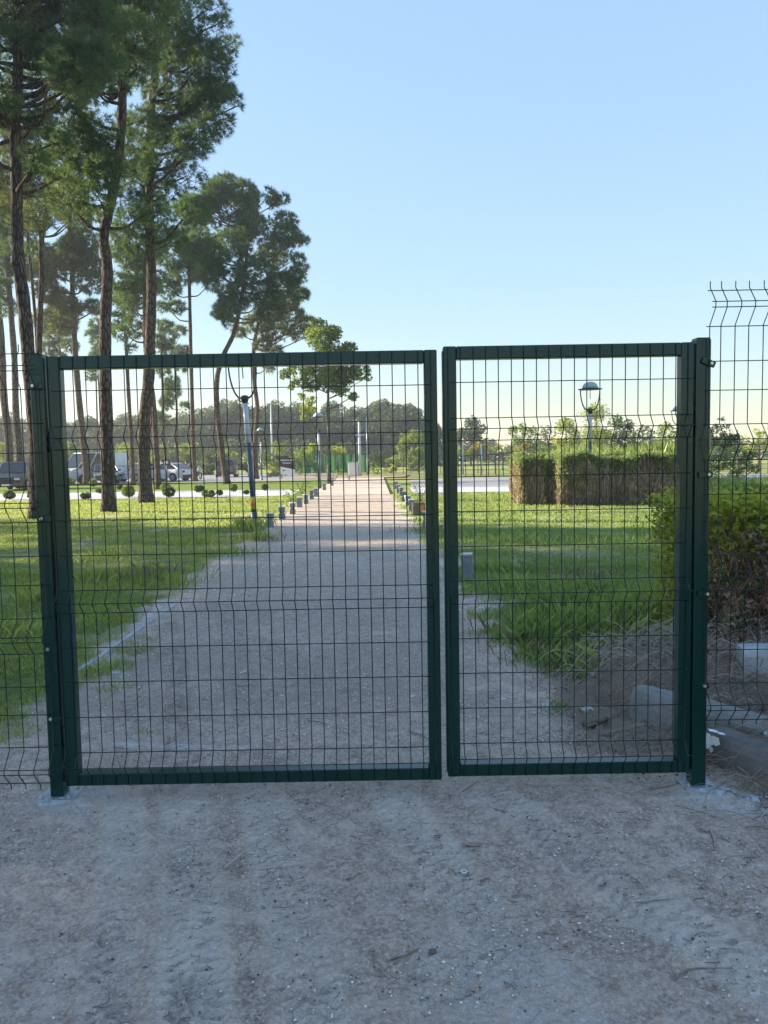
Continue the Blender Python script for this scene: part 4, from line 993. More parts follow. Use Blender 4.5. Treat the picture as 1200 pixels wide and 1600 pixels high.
cb = G(552, 744); t = thing('utility_cabinet', (cb.x, cb.y, 0), 'white electrical cabinet standing at the end of the path', 'cabinet'); o0 = (0,0,0)
wv = 15/1200*cb.y/2; hz = at(552, 723, cb.y).z
MB().box(-wv, wv, -.2, .25, .04, hz, b=.01).build('body', M['paint_white'], t, o0)
MB().box(-wv-.05, wv+.05, -.26, .3, hz+.001, hz+.07, b=.01).build('roof', M['pole_white'], t, o0)
for s_ in (-1, 1): MB().box(min(s_*.02, s_*(wv-.04)), max(s_*.02, s_*(wv-.04)), -.215, -.202, .12, hz-.08, b=.003).build('door', M['paint_white'], t, o0)
MB().box(-wv, wv, -.2, .25, -.05, .038).build('plinth', M['conc'], t, o0)

# ------------------------------------------------------------------ brown and white sign
sg = G(449, 749); D = 62.0
x0 = at(436.5, 740, D).x; x1 = at(461, 740, D).x; zt = at(448, 715, D).z; zb = at(448, 741, D).z
t = thing('direction_sign', ((x0+x1)/2, D, 0), 'brown and white board sign with two lines of lettering and a left arrow', 'sign')
hw = (x1-x0)/2; mz1 = zt-(zt-zb)*.52; mz2 = zt-(zt-zb)*.72
M['brown'] = plain('brown_sign_paint', (.055,.022,.022), .5, .4, 0, .1, 6)
M['ink'] = plain('dark_sign_print', (.02,.05,.05), .6)
def plate(b, pts, y0, y1):
    n = len(pts); V = [(x, y0, z) for x, z in pts]+[(x, y1, z) for x, z in pts]
    b.add(V, [tuple(range(n)), tuple(range(n, 2*n))[::-1]]+[(i, i+n, (i+1) % n+n, (i+1) % n) for i in range(n)]); return b
br = plate(MB(), [(-hw, zt), (hw, zt), (hw, mz2), (-hw, mz1)], -.04, .04).build('brown_board', M['brown'], t, o0)
wh = plate(MB(), [(-hw, mz1-.004), (hw, mz2-.004), (hw, zb), (-hw, zb)], -.04, .04).build('white_board', M['paint_white'], t, o0)
for s_ in (-1, 1): MB().tube([(s_*hw*.7, .06, -.05), (s_*hw*.7, .06, zt-.1)], .03, 8).build('post', M['dark_metal'], t, o0)
def text(par, s, size, loc, mat, root_off=None):
    cu = bpy.data.curves.new('lettering', 'FONT'); cu.body = s; cu.size = size; cu.align_x = 'CENTER'; cu.extrude = .002; cu.offset = size*.02
    to = bpy.data.objects.new('tmp', cu); COL.objects.link(to); bpy.context.view_layer.update()
    me = bpy.data.meshes.new_from_object(to.evaluated_get(bpy.context.evaluated_depsgraph_get())); bpy.data.objects.remove(to)
    o = obj('lettering', me, mat, par, loc); o.rotation_euler = (math.pi/2, 0, 0); return o
text(br, 'TERMINAL ENT', .175, (0, -.043, zt-.27), M['paint_white'])
text(br, 'Kapitanlar', .165, (0, -.043, zt-.48), M['paint_white'])
az = (mz1+zb)/2-.02
plate(MB(), [(-hw*.62, az), (-hw*.45, az+.09), (-hw*.45, az+.02), (-hw*.15, az+.02), (-hw*.15, az-.02), (-hw*.45, az-.02), (-hw*.45, az-.09)], -.046, -.0405).build('arrow', M['ink'], wh, o0)
# small brown arrow sign by the white car
D = 58; a = at(252, 718, D); b_ = at(268, 730, D); t = thing('arrow_sign', ((a.x+b_.x)/2, D, 0), 'small dark brown arrow board tilted above the white car', 'sign'); hw = (b_.x-a.x)/2
zt, zb = a.z, b_.z; bb = plate(MB(), [(-hw, zt), (hw*.7, zt), (hw, zb-.1), (hw*.5, zb+.1), (-hw*.6, zb+.25)], -.03, .03).build('board', M['brown'], t, o0)
plate(MB(), [(-hw*.45, zt-.12), (hw*.4, zt-.12), (hw*.4, zt-.32), (-hw*.45, zt-.32)], -.036, -.0305).build('white_field', M['paint_white'], bb, o0)
MB().tube([(0, .05, -.05), (0, .05, zt-.15)], .035, 8).build('post', M['dark_metal'], t, o0)

# ------------------------------------------------------------------ green screen fence
M['screen'] = plain('green_windbreak_net', (.035,.11,.045), .85, .2, 0, .5, 1.6)
k = N(M['screen']); tr = k.n('ShaderNodeBsdfTranslucent'); tr.inputs[0].default_value = (.06,.19,.06,1); mx = k.n('ShaderNodeMixShader'); mx.inputs[0].default_value = .5
k.l(k.b.outputs[0], mx.inputs[1]); k.l(tr.outputs[0], mx.inputs[2]); k.l(mx.outputs[0], k.out.inputs[0])
M['screen_dark'] = plain('dark_green_net', (.01,.06,.04), .8, .2, 0, .2, 1.2)
D = 79; xa = at(427, 730, D).x; xb = at(577, 730, D).x; h = at(500, 711, D).z; nseg = 6
t = thing('screen_fence', (xa, D, 0), 'bright green net screen fence behind the sign and the young tree', 'fence')
for i in range(nseg):
    u0, u1 = i/nseg*(xb-xa), (i+1)/nseg*(xb-xa); V = []; n = 10
    for j in range(n+1):
        x = u0+.04+(u1-u0-.08)*j/n; dy = .10*math.sin(j*1.3+i)
        V += [(x, dy, .08), (x, dy*.6, h*.5), (x, dy*.3, h-.03*math.sin(math.pi*j/n))]
    F = [(j*3+q, (j+1)*3+q, (j+1)*3+q+1, j*3+q+1) for j in range(n) for q in (0, 1)]
    MB().add(V, F, True).build('net_panel', M['screen_dark'] if i == 0 else M['screen'], t, o0)
for i in range(nseg+1): MB().tube([(i/nseg*(xb-xa), .12, -.05), (i/nseg*(xb-xa), .12, h+.05)], .04, 7).build('post', M['dark_metal'], t, o0)

# ------------------------------------------------------------------ railings, roof and parked cover on the right
def railing(label, D, px0, px1, zb0, zt0, zt1, nrail, npost, r=.03, mat='dark_metal'):
    xa = at(px0, 700, D).x; xb = at(px1, 700, D).x; t = thing('railing', (xa, D, 0), label, 'fence', None); W = xb-xa
    for j in range(nrail):
        f = j/(nrail-1) if nrail > 1 else 0
        MB().tube([(0, 0, zb0+(zt0-zb0)*f), (W, 0, zb0+(zt1-zb0)*f)], r*.7, 5).build('rail', M[mat], t, o0)
    for i in range(npost): x = W*i/(npost-1); MB().tube([(x, .03, -.05), (x, .03, zt0+(zt1-zt0)*i/(npost-1)+.05)], r, 6).build('post', M[mat], t, o0)
railing('lower dark railing along the sunlit grass beyond the road', 61, 692, 822, .5, 1.55, 1.75, 4, 12)
railing('upper sloping railing rising to the right behind the clipped hedge', 70, 720, 1120, 1.1, 1.6, 3.0, 6, 16, .035)
railing('far railing at the left, seen between the path end and the gap', 74, 618, 700, .4, 1.7, 1.8, 4, 8, .03)
railing('thin fence in the field at the right edge', 55, 1112, 1290, .3, 1.7, 1.7, 5, 7, .03)
M['roof'] = plain('brown_roof_sheet', (.20,.135,.105), .8, .2, 0, .15, 4)
D = 72; xa = at(880, 700, D).x; xb = at(952, 700, D).x; zt = at(916, 690, D).z; ze = at(916, 704, D).z
t = thing('pavilion', ((xa+xb)/2, D+2, 0), 'low pavilion with a brown hipped roof behind the clipped hedge', 'building'); hw = (xb-xa)/2
MB().add([(-hw,-2.4,ze),(hw,-2.4,ze),(hw,2.4,ze),(-hw,2.4,ze),(-hw*.35,0,zt),(hw*.35,0,zt)], [(0,1,5,4),(1,2,5),(2,3,4,5),(3,0,4),(3,2,1,0)]).build('roof', M['roof'], t, o0)
for sx in (-1, 0, 1):
    for sy in (-1, 1): MB().box(sx*hw*.85-.08, sx*hw*.85+.08, sy*2-.08, sy*2+.08, -.05, ze-.01).build('column', M['dark_metal'], t, o0)
MB().box(-hw*.8, hw*.8, 1.6, 1.75, .0, ze-.03).build('back_wall', M['paint_white'], t, o0)

# ------------------------------------------------------------------ bollards
def bollard(label, x, y, w_, h, waist=True, mat='bollard'):
    t = thing('bollard', (x, y, gz(x, y)), label, 'bollard', 'stone bollards along the path'); a = w_/2
    if waist:
        p_ = [(a,-.03),(a,h*.40),(a*.72,h*.50),(a*.72,h*.58),(a,h*.68),(a,h-.026)]
    else: p_ = [(a,-.04),(a,h-.03)]
    b = MB(); V = []; F = []
    for r_, z in p_: V += [(-r_,-r_,z),(r_,-r_,z),(r_,r_,z),(-r_,r_,z)]
    for i in range(len(p_)-1): F += [(i*4+q, i*4+(q+1) % 4, (i+1)*4+(q+1) % 4, (i+1)*4+q) for q in range(4)]
    F += [(3,2,1,0), tuple(len(V)-4+q for q in range(4))]
    b.add(V, F).build('shaft', M[mat], t, o0)
    MB().box(-a-.008, a+.008, -a-.008, a+.008, h-.025, h, b=.004).build('cap', M['cap'], t, o0)
    t.rotation_euler = (random.uniform(-.03,.03), random.uniform(-.03,.03), random.uniform(-.2,.2)); return t
ordn = ['nearest', 'second', 'third', 'fourth', 'fifth', 'sixth', 'seventh', 'eighth', 'ninth']
for i, (px, py) in enumerate([(422,824),(441,812),(457,804),(468,793),(478,787),(487,780),(494,776),(507,766),(519,759)]):
    p = G(px, py); bollard(f'{ordn[i]} waisted stone bollard of the row on the left path edge', p.x, p.y, .17, .34 if i < 5 else .36)
for i, (px, py) in enumerate([(667,823),(643,799),(637,791),(632,783),(627,775),(623,769),(619,763)]):
    p = G(px, py); bollard(f'{ordn[i]} stone bollard of the row on the right path edge', p.x, p.y, .17, .36)
p = G(730.5, 905); bollard('nearest plain block bollard on the right lawn edge, seen through the narrow leaf', p.x, p.y, .135, .345, False, 'bollard')
# wooden box with an orange label
p = G(655, 805); t = thing('wooden_box', (p.x, p.y, 0), 'weathered wooden crate with an orange label beside the right bollard row', 'box')
M['wood'] = plain('weathered_wood', (.16,.14,.10), .85, .2, 0, .3, 9)
a = .16
for i in range(3):
    z0 = .01+i*.115
    for s_ in (-1, 1):
        MB().box(-a, a, s_*a-.01, s_*a+.01, z0, z0+.108, b=.002).build('board', M['wood'], t, o0)
        MB().box(s_*a-.01+(-.0205 if s_ < 0 else .0205), s_*a+.01+(-.0205 if s_ < 0 else .0205), -a+.012, a-.012, z0, z0+.108, b=.002).build('board', M['wood'], t, o0)
MB().box(-a+.01, a-.01, -a+.0105, a-.0105, .25, .27).build('lid', M['cap'], t, o0)
MB().box(.02, .13, -a-.014, -a-.0105, .10, .30).build('label_plate', plain('orange_label', (.55,.22,.04), .6), t, o0)

# ------------------------------------------------------------------ vehicles
M['tyre'] = plain('tyre_rubber', (.015,.015,.016), .85, .2, 0, .2, 9)
M['rim'] = plain('alloy_rim', (.4,.41,.43), .35, .5, .8, .1, 9)
M['cglass'] = newmat('car_glass', .08, .5, 0, (.012,.018,.022))
M['headlamp'] = plain('headlamp_lens', (.6,.63,.65), .15, .8, .3, .1, 9); M['tail'] = plain('red_tail_lamp', (.35,.01,.01), .2, .6)
M['plastic'] = plain('black_trim', (.018,.018,.02), .6, .4)
def paint(name, c):
    m = newmat(name, .28, .5, 0, c); b = m.node_tree.nodes['Principled BSDF']; b.inputs['Coat Weight'].default_value = .8
    k = N(m); k.col(k.mix(k.ramp(k.noise(k.coord(), 2.5, 5, .7), (.45, 0.0), (.8, .25)), c, (.30,.27,.23))); return m
PT = {n: paint(n+'_car_paint', c) for n, c in (('white', (.72,.74,.76)), ('silver', (.42,.46,.52)), ('black', (.015,.016,.02)), ('grey', (.10,.11,.12)))}
def car(name, label, cat, x, y, head, kind, pt, grp='vehicles in the car park'):
    """head: heading angle of the nose, 0 = +X; built nose towards +X"""
    t = thing(name, (x, y, 0), label, cat, grp)
    if kind == 'sedan': Lh, W, sh, prof, top = 2.25, .89, .66, [(-2.25,.55),(-2.2,.88),(-1.75,.96),(.75,.95),(1.75,.80),(2.2,.62),(2.25,.45)], [(-1.85,.955),(-1.0,1.40),(.15,1.43),(1.05,.945)]
    elif kind == 'suv': Lh, W, sh, prof, top = 2.25, .93, .75, [(-2.25,.55),(-2.22,1.05),(-2.0,1.10),(.9,1.08),(1.9,.98),(2.2,.8),(2.25,.5)], [(-2.12,1.10),(-1.75,1.62),(.25,1.68),(1.1,1.08)]
    else: Lh, W, sh, prof, top = 2.75, .98, .8, [(-2.75,.5),(-2.74,1.25),(-2.7,1.30),(1.5,1.30),(2.5,1.05),(2.72,.85),(2.75,.5)], [(-2.7,1.30),(-2.6,2.28),(1.05,2.32),(1.95,1.27)]
    wr = .33 if kind != 'van' else .36; wx = (Lh*.60, -Lh*.58); zb = .24
    low = []
    for wxx in wx:                        # wheel arches along the sill line, nose to tail
        low.append((wxx+wr*1.22, zb)); low += [(wxx+wr*1.22*math.cos(q), .30+wr*1.15*math.sin(q)) for q in [math.pi*i/8 for i in range(1, 8)]]; low.append((wxx-wr*1.22, zb))
    outline = prof + [(Lh-.05, zb+.02)] + low + [(-Lh+.05, zb+.02)]
    n = len(outline); V = []; 
    for s_ in (-1, 1):
        for inset, yy in ((.02, .0), ):
            for px_, pz in outline:
                f = 1-.06*max(0, (abs(px_)/Lh-.6)/.4)**2*3
                tum = 1-.05*max(0, pz-.7)
                V.append((px_, s_*W*f*tum, pz))
    F = [tuple(range(n)), tuple(range(n, 2*n))[::-1]]+[(i+n, i, (i+1) % n, (i+1) % n+n) for i in range(n)]
    body = MB().add(V, F).build('body', PT[pt], t, o0)
    # greenhouse: glass block, roof and pillars
    (a0,z0),(a1,z1),(a2,z2),(a3,z3) = top; wb, wt = W*.93, W*.74 if kind != 'van' else W*.86
    V = [(a0,-wb,z0),(a0,wb,z0),(a1,-wt,z1),(a1,wt,z1),(a2,-wt,z2),(a2,wt,z2),(a3,-wb,z3),(a3,wb,z3)]
    MB().add(V, [(0,1,3,2),(2,3,5,4),(4,5,7,6),(0,2,4,6),(1,7,5,3)]).build('window_band', M['cglass'], t, o0)
    e = .012; MB().add([(a1-.06,-wt-e,z1-.03),(a2+.08,-wt-e,z2-.04),(a2+.08,wt+e,z2-.04),(a1-.06,wt+e,z1-.03),(a1,-wt*.9,z1+.05),(a2-.05,-wt*.9,z2+.04),(a2-.05,wt*.9,z2+.04),(a1,wt*.9,z1+.05)],
        [(0,3,2,1),(4,5,6,7),(0,1,5,4),(1,2,6,5),(2,3,7,6),(3,0,4,7)]).build('roof', PT[pt], t, o0)
    def pil(fa, s_):
        xb_ = a0+(a3-a0)*fa; xt = a1+(a2-a1)*fa; MB().tube([(xb_, s_*(wb+.004), z0+.0), (xt, s_*(wt+.006), z1+(z2-z1)*fa)], .045, 4, smooth=False).build('pillar', PT[pt], t, o0)
    for s_ in (-1, 1):
        for fa in (.0, .42, .78, 1.0): pil(fa, s_)
        if kind == 'van':
            MB().add([(a0+.05,s_*(wb+.004),z0),(a0+1.6,s_*(wb+.004),z0),(a1+1.5,s_*(wt+.008),z1),(a1+.05,s_*(wt+.008),z1)], [(0,1,2,3)]).build('side_panel', PT[pt], t, o0)
        for wxx in wx:
            wh = MB().add(*wheel(wxx, s_*(W-.11), wr, .11)).build('wheel', M['tyre'], t, o0)
            MB().add(*wheel(wxx, s_*(W+.004), wr*.62, .012, 12)).build('rim', M['rim'], wh, o0)
        MB().box(Lh-.20, Lh-.02, s_*W*.62-.17, s_*W*.62+.17, .62 if kind != 'van' else .78, .76 if kind != 'van' else 1.0, b=.02).build('headlight', M['headlamp'], t, o0)
        MB().box(-Lh-.01, -Lh+.12, s_*W*.72-.11, s_*W*.72+.11, .68, .86 if kind != 'van' else 1.1, b=.02).build('tail_light', M['tail'], t, o0)
        MB().box(a3-.35, a3-.18, min(s_*(W+.0), s_*(W+.17)), max(s_*(W+.0), s_*(W+.17)), z3+.0, z3+.13, b=.02).build('mirror', M['plastic'], t, o0)
    MB().box(Lh-.04, Lh+.035, -W*.45, W*.45, .48, .66, b=.01).build('grille', M['plastic'], t, o0)
    MB().box(Lh-.10, Lh+.05, -W*.86, W*.86, .26, .44, b=.02).build('bumper', PT[pt] if kind != 'van' else M['plastic'], t, o0)
    MB().box(-Lh-.04, -Lh+.10, -W*.86, W*.86, .28, .50, b=.02).build('bumper', M['plastic'], t, o0)
    MB().box(-Lh-.052, -Lh-.042, -.26, .26, .56, .67).build('number_plate', M['paint_white'], t, o0)
    MB().box(Lh+.051, Lh+.058, -.26, .26, .30, .41).build('number_plate', M['paint_white'], t, o0)
    t.rotation_euler.z = head; return t
def wheel(x, y, r, hw, n=18):
    V = []; 
    for s_ in (-1, 1):
        for q in range(n): an = 2*math.pi*q/n; V.append((x+r*math.cos(an), y+s_*hw, .33*0+r*0+ (.33 if r < .4 and r > .3 else .33)+r*math.sin(an)))
    F = [tuple(range(n)), tuple(range(n, 2*n))[::-1]]+[(q, q+n, (q+1) % n+n, (q+1) % n) for q in range(n)]
    return V, F
p = at(127, 755, 58.5); car('passenger_van', 'white high-roofed passenger van parked behind the leaning pale brown pine', 'van', p.x+.3, 60.2, R_(-122), 'van', 'white')
p = at(186, 750, 59); car('parked_car', 'silver car right of the furrowed trunk, its bluish windscreen facing the path', 'car', p.x+.8, 62.5, R_(-128), 'sedan', 'silver')
p = at(168, 750, 58); car('parked_car', 'black car mostly hidden behind the furrowed trunk', 'car', p.x-.2, 58.2, R_(-68), 'sedan', 'black')
p = at(251, 750, 60); car('parked_car', 'white car behind the S-shaped trunk, seen from its rear side', 'car', p.x, 61.5, R_(158), 'sedan', 'white')
p = at(352, 744, 72); car('parked_car', 'dark grey off-road car seen from behind, partly behind the curved pine', 'car', p.x, 73, R_(96), 'suv', 'grey')
p = at(20, 765, 46); car('parked_car', 'dark car at the left edge facing the lawn, pale sky in its windscreen', 'car', p.x-.4, 47.5, R_(-80), 'suv', 'black')
p = at(46, 750, 56); car('parked_car', 'pale silver car half hidden behind the twin trunks at the left', 'car', p.x, 57.5, R_(-75), 'suv', 'silver')

# ------------------------------------------------------------------ two people at a motorbike
M['cloth_dark'] = plain('dark_clothing', (.018,.020,.028), .9, .1, 0, .3, 9); M['trouser'] = plain('dark_trousers', (.022,.022,.026), .9, .1, 0, .3, 9)
M['skin'] = plain('skin', (.33,.20,.14), .6, .3, 0, .1, 9); M['hair'] = plain('dark_hair', (.012,.010,.009), .8, .2)
def person(label, x, y, rz, bend, arms, sc=1.0):
    t = thing('person', (x, y, 0), label, 'person'); cb_, sb = math.cos(bend), math.sin(bend)
    def up(px_, pz): # points above the hip tilt forward (towards -y local)
        return (px_, -sb*(pz-.93), .93+cb_*(pz-.93))
    J = {'pel': (0,0,.93), 'hl': (-.10,0,.90), 'hr': (.10,0,.90), 'kl': (-.12,-.05,.49), 'kr': (.13,-.02,.49), 'al': (-.13,.02,.09), 'ar': (.15,.05,.09), 'fl': (-.14,-.15,.035), 'fr': (.17,-.12,.035),
         'ch': up(0,1.22), 'nk': up(0,1.44), 'hd': up(0,1.55), 'ht': up(0,1.70), 'sl': up(-.18,1.38), 'sr': up(.18,1.38)}
    for s_, nm in ((-1,'l'), (1,'r')):
        sx, sy, sz = J['s'+nm]; f = arms
        J['e'+nm] = (sx+s_*.05, sy-.10*f, sz-.27); J['w'+nm] = (sx+s_*.02, sy-.10*f-.24*f, sz-.27-.20*(1-.6*f)); J['m'+nm] = (sx+s_*.01, sy-.12*f-.31*f, sz-.33-.24*(1-.6*f))
    E = [('pel','ch'),('ch','nk'),('nk','hd'),('hd','ht'),('ch','sl'),('ch','sr'),('pel','hl'),('pel','hr')]
    for s_ in 'lr': E += [('h'+s_,'k'+s_),('k'+s_,'a'+s_),('a'+s_,'f'+s_),('s'+s_,'e'+s_),('e'+s_,'w'+s_),('w'+s_,'m'+s_)]
    Rr = {'pel':.14,'ch':.15,'nk':.06,'hd':.085,'ht':.085,'sl':.065,'sr':.065,'hl':.09,'hr':.09,'kl':.06,'kr':.06,'al':.045,'ar':.045,'fl':.04,'fr':.04,'el':.045,'er':.045,'wl':.03,'wr':.03,'ml':.028,'mr':.028}
    nm = list(J); me = bpy.data.meshes.new('body'); me.from_pydata([J[a] for a in nm], [(nm.index(a), nm.index(b)) for a, b in E], [])
    o = bpy.data.objects.new('body', me); COL.objects.link(o); md = o.modifiers.new('s', 'SKIN'); o.modifiers.new('u', 'SUBSURF').levels = 1
    for i, a in enumerate(nm): me.skin_vertices[0].data[i].radius = (Rr[a], Rr[a]); me.skin_vertices[0].data[i].use_root = (a == 'pel')
    bpy.context.view_layer.update(); m2 = bpy.data.meshes.new_from_object(o.evaluated_get(bpy.context.evaluated_depsgraph_get())); bpy.data.objects.remove(o)
    m2.materials.clear()
    for q in ('cloth_dark', 'trouser', 'skin'): m2.materials.append(M[q])
    hdz = Vector(J['hd'])
    for f in m2.polygons:
        c = f.center; f.use_smooth = True
        f.material_index = 2 if ((c-hdz).length < .16 or any((c-Vector(J['m'+s_])).length < .06 for s_ in 'lr')) else (1 if c.z < .92 else 0)
    b = obj('body', m2, None, t)
    H_ = Vector(J['ht']); hb = MB(); hb.lathe((H_.x, H_.y+.015, H_.z-.05), [(.098,0),(.10,.05),(.085,.10),(.05,.135),(.01,.145)], 12); hb.build('hair', M['hair'], t, o0)
    t.rotation_euler.z = rz; t.scale = (sc, sc, sc); return t
p = at(285, 750, 66); person('person in dark clothes bending forward beside the white car', p.x, 66, R_(75), .75, .8)
p = at(297, 750, 66); person('person in dark clothes standing at the motorbike, right of the bending one', p.x, 66.3, R_(95), .22, .7)
# motorbike
p = at(310, 752, 65); t = thing('motorbike', (p.x, 65, 0), 'silver and black motorbike parked right of the slim straight pine', 'motorbike')
for xx in (-.66, .66):
    b = MB(); cs = [(xx+.29*math.cos(a), 0, .33+.29*math.sin(a)) for a in [i*math.pi/10 for i in range(21)]]; b.tube(cs, .05, 6, False)
    wh = b.build('wheel', M['tyre'], t, o0); MB().add(*wheel(xx, 0, .10, .05, 10)).build('rim', M['rim'], wh, o0)
MB().tube([(.66,0,.33),(.42,0,.95),(.38,0,1.05)], .03, 6).build('fork', M['rim'], t, o0)
MB().tube([(.36,-.33,1.07),(.40,0,1.03),(.36,.33,1.07)], .015, 6).build('handlebar', M['dark_metal'], t, o0)
MB().lathe((.08,0,.66), [(.10,0),(.17,.08),(.17,.20),(.08,.26)], 12).build('tank', PT['silver'], t, o0)
MB().box(-.22, .22, -.14, .14, .30, .64, b=.04).build('engine', M['plastic'], t, o0)
MB().box(-.75, -.02, -.12, .12, .74, .84, b=.035).build('seat', M['plastic'], t, o0)
MB().box(.38, .58, -.14, .14, .78, 1.10, b=.05).build('front_fairing', PT['silver'], t, o0)
MB().box(-.95, -.55, -.07, .07, .66, .76, b=.02).build('rear_mudguard', PT['silver'], t, o0)
MB().tube([(-.05,.12,.30),(-.20,.18,.0)], .015, 5).build('kickstand', M['dark_metal'], t, o0)
t.rotation_euler.z = R_(-60)

# ------------------------------------------------------------------ kerbstones and blocks
def kerb(label, pts0, pts1, W, h, mat, dz0, dz1, cat='kerbstone', name='kerbstone', tilt=0, seed=1):
    """long stone from pts0 to pts1 (x,y), rounded upper edge, slightly irregular"""
    random.seed(seed); a = Vector((*pts0, 0)); b = Vector((*pts1, 0)); L = (b-a).length; d = (b-a)/L; s = Vector((-d.y, d.x, 0))
    prof = [(-W/2,0),(W/2,0),(W/2,h*.99),(W/2-.012,h),(-W/2+.05,h),(-W/2+.02,h-.018),(-W/2+.004,h-.05)]
    n = 12; V = []; m = len(prof)
    for i in range(n+1):
        u = i/n; c = a+d*(L*u); z = dz0+(dz1-dz0)*u; e = .985 if i in (0, n) else 1
        for q, hh in prof:
            jx = (vn([u*7+q*9], [hh*13], seed)[0]-.5)*.010
            V.append(c+s*(q*e+jx+tilt*hh)+Vector((0,0,z+hh*e+jx)))
    F = [(i*m+q, i*m+(q+1) % m, (i+1)*m+(q+1) % m, (i+1)*m+q) for i in range(n) for q in range(m)]+[tuple(range(m))[::-1], tuple(n*m+q for q in range(m))]
    root = thing(name, (a.x, a.y, dz0), label, cat)
    MB().add(V, F).build('stone', mat, root); return root, d, s, L
mk = concrete('kerb_concrete', (.19,.19,.185), (.31,.31,.30), .4)
k1, *_ = kerb('loose grey kerbstone lying tilted behind the narrow leaf beside the right stile', (1.50,4.56), (1.97,3.95), .12, .22, mk, -.005, -.005, tilt=.10, seed=3)
k2, d2, s2, L2 = kerb('big dark kerbstone with a white paint blot, right of the right gate post', (1.70,3.93), (2.25,2.92), .15, .235, concrete('stained_kerb_concrete', (.11,.105,.10), (.22,.21,.195), .6), -.06, -.09, tilt=.04, seed=5)
# paint blot: a thin skin over the corner of the stone
b = MB(); rr = random.Random(4)
def blob(cx, cz, r, y, n=14, face='end'):
    V = [(0,0)]+[(r*rr.uniform(.65,1.15)*math.cos(q), r*rr.uniform(.65,1.15)*math.sin(q)) for q in [2*math.pi*i/n for i in range(n)]]
    return V
a = Vector((1.70, 3.93, 0))
for (u, hh, r) in ((.035,.20,.040),(.08,.205,.028),(.055,.155,.016),(.03,.165,.022)):
    q = blob(0,0,r,0); V = []; b = MB()
    for (i_, j_) in q:
        c = a + d2*(u+i_) + s2*(.04*hh); V.append(c - s2*(.0795+.006) + Vector((0,0,-.06+min(hh+j_, .232))))
    b.add(V, [(0, i+1, (i+1) % 14+1) for i in range(14)]); b.build('paint_blot', M['paint_white'], k2)
for (u, r) in ((.045,.034),(.09,.024)):
    q = blob(0,0,r,0); V = [a+d2*(u+i_)+s2*(j_*.6-.05)+Vector((0,0,-.06+.243)) for i_, j_ in q]; MB().add(V, [(0, i+1, (i+1) % 14+1) for i in range(14)]).build('paint_blot', M['paint_white'], k2)
k3, *_ = kerb('pale concrete block with a flat top at the right edge in front of the hedge', (2.33,4.98), (2.95,4.90), .16, .27, M['conc_light'], .07, .07, 'concrete block', 'concrete_block', seed=7)
k4, *_ = kerb('flush kerb strip between gravel path and left lawn, nearly buried', (-2.40,8.6), (-2.42,5.7), .08, .05, M['conc_light'], -.035, -.038, 'kerb', 'path_kerb', seed=9)
def rock(label, px, py, r, mat, sq=.6, z=0, name='rock', seed=0, rot=0, sx=1.0):
    p = G(px, py, z); rr = np.random.default_rng(seed); n = 9; V = []
    b = MB(); rings = [(.55,0),(1,.25),(.95,.6),(.6,.92),(.1,1)]
    for q, zz in rings:
        for i in range(n):
            an = 2*math.pi*i/n; f = q*(1+rr.uniform(-.2,.2)); V.append((r*sx*f*math.cos(an), r*f*math.sin(an), r*2*sq*(zz+rr.uniform(-.06,.06))-r*.3))
    F = [(i*n+k_, i*n+(k_+1) % n, (i+1)*n+(k_+1) % n, (i+1)*n+k_) for i in range(4) for k_ in range(n)]+[tuple(range(n))[::-1], tuple(4*n+k_ for k_ in range(n))]
    o = b.add(V, F).build(name, mat, None, o0); o.location = (p.x, p.y, gz(p.x, p.y)); o.rotation_euler.z = rot; tag(o, label, 'stone'); return o
rock('flat pale stone half buried in the dirt below the lawn edge', 858, 1102, .075, M['conc_light'], .22, seed=1, sx=1.3)
rock('small bluish stone just left of the hole in the bank', 918, 1112, .04, M['conc_light'], .5, seed=2)
rock('white pebble lying on the gravel near the gap between the leaves', 643, 1088, .035, M['cap'], .25, seed=3)
rock('tiny white stone near the middle of the dirt, right of the gap', 785, 1091, .025, M['cap'], .3, seed=4)
rock('grey lump in the near dirt, left of the bottom centre', 505, 1550, .011, M['conc'], .7, seed=5)
rock('pale stone fragment near the bottom of the picture, right of centre', 887, 1528, .015, M['cap'], .4, seed=6, sx=1.7, rot=.3)
rock('pale stone on the left verge inside the wide leaf', 180, 1050, .05, M['conc_light'], .35, seed=7)
rock('white stone on the right bank behind the big kerbstone', 1190, 1150, .06, M['cap'], .5, z=.1, seed=8)
rock('dark clod in the near dirt left of the centre', 300, 1387, .010, M['soil_bits'], .8, seed=9)
rock('dark clod at the bottom left of the tyre tracks', 226, 1517, .012, M['soil_bits'], .7, seed=10)
rock('dark clod right of the gap in the near dirt', 676, 1489, .013, M['soil_bits'], .7, seed=11)
# rotten wood piece
def stick(label, pts, r, mat, name='twig', bx=None):
    P0 = [G(x, y) for x, y in pts]; W_ = [Vector((p.x, p.y, gz(p.x, p.y)+r*.9+.004)) for p in P0]
    q = crm(W_, 4) if len(W_) > 2 else crm([W_[0], (W_[0]+W_[1])/2+Vector((.006,.006,.004)), W_[1]], 4)
    b = MB(); b.tube(q, [r*(1.05-.5*i/len(q)) for i in range(len(q))], 6)
    if bx:
        i0 = len(q)//2; dd = Vector((bx[0], bx[1], .012)); b.tube([q[i0], q[i0]+dd*.5+Vector((0,0,.004)), q[i0]+dd], [r*.6, r*.5, r*.25], 5)
    o = b.build(name, mat, None, tuple(W_[0])); o.location = W_[0]; tag(o, label, 'twig' if name == 'twig' else 'wood', 'dry twigs lying on the dirt' if name == 'twig' else None); return o
stick('rotten flattened piece of wood in the dirt left of the loose kerbstone', [(915,1142),(948,1130)], .026, M['wood'], 'wood_piece')
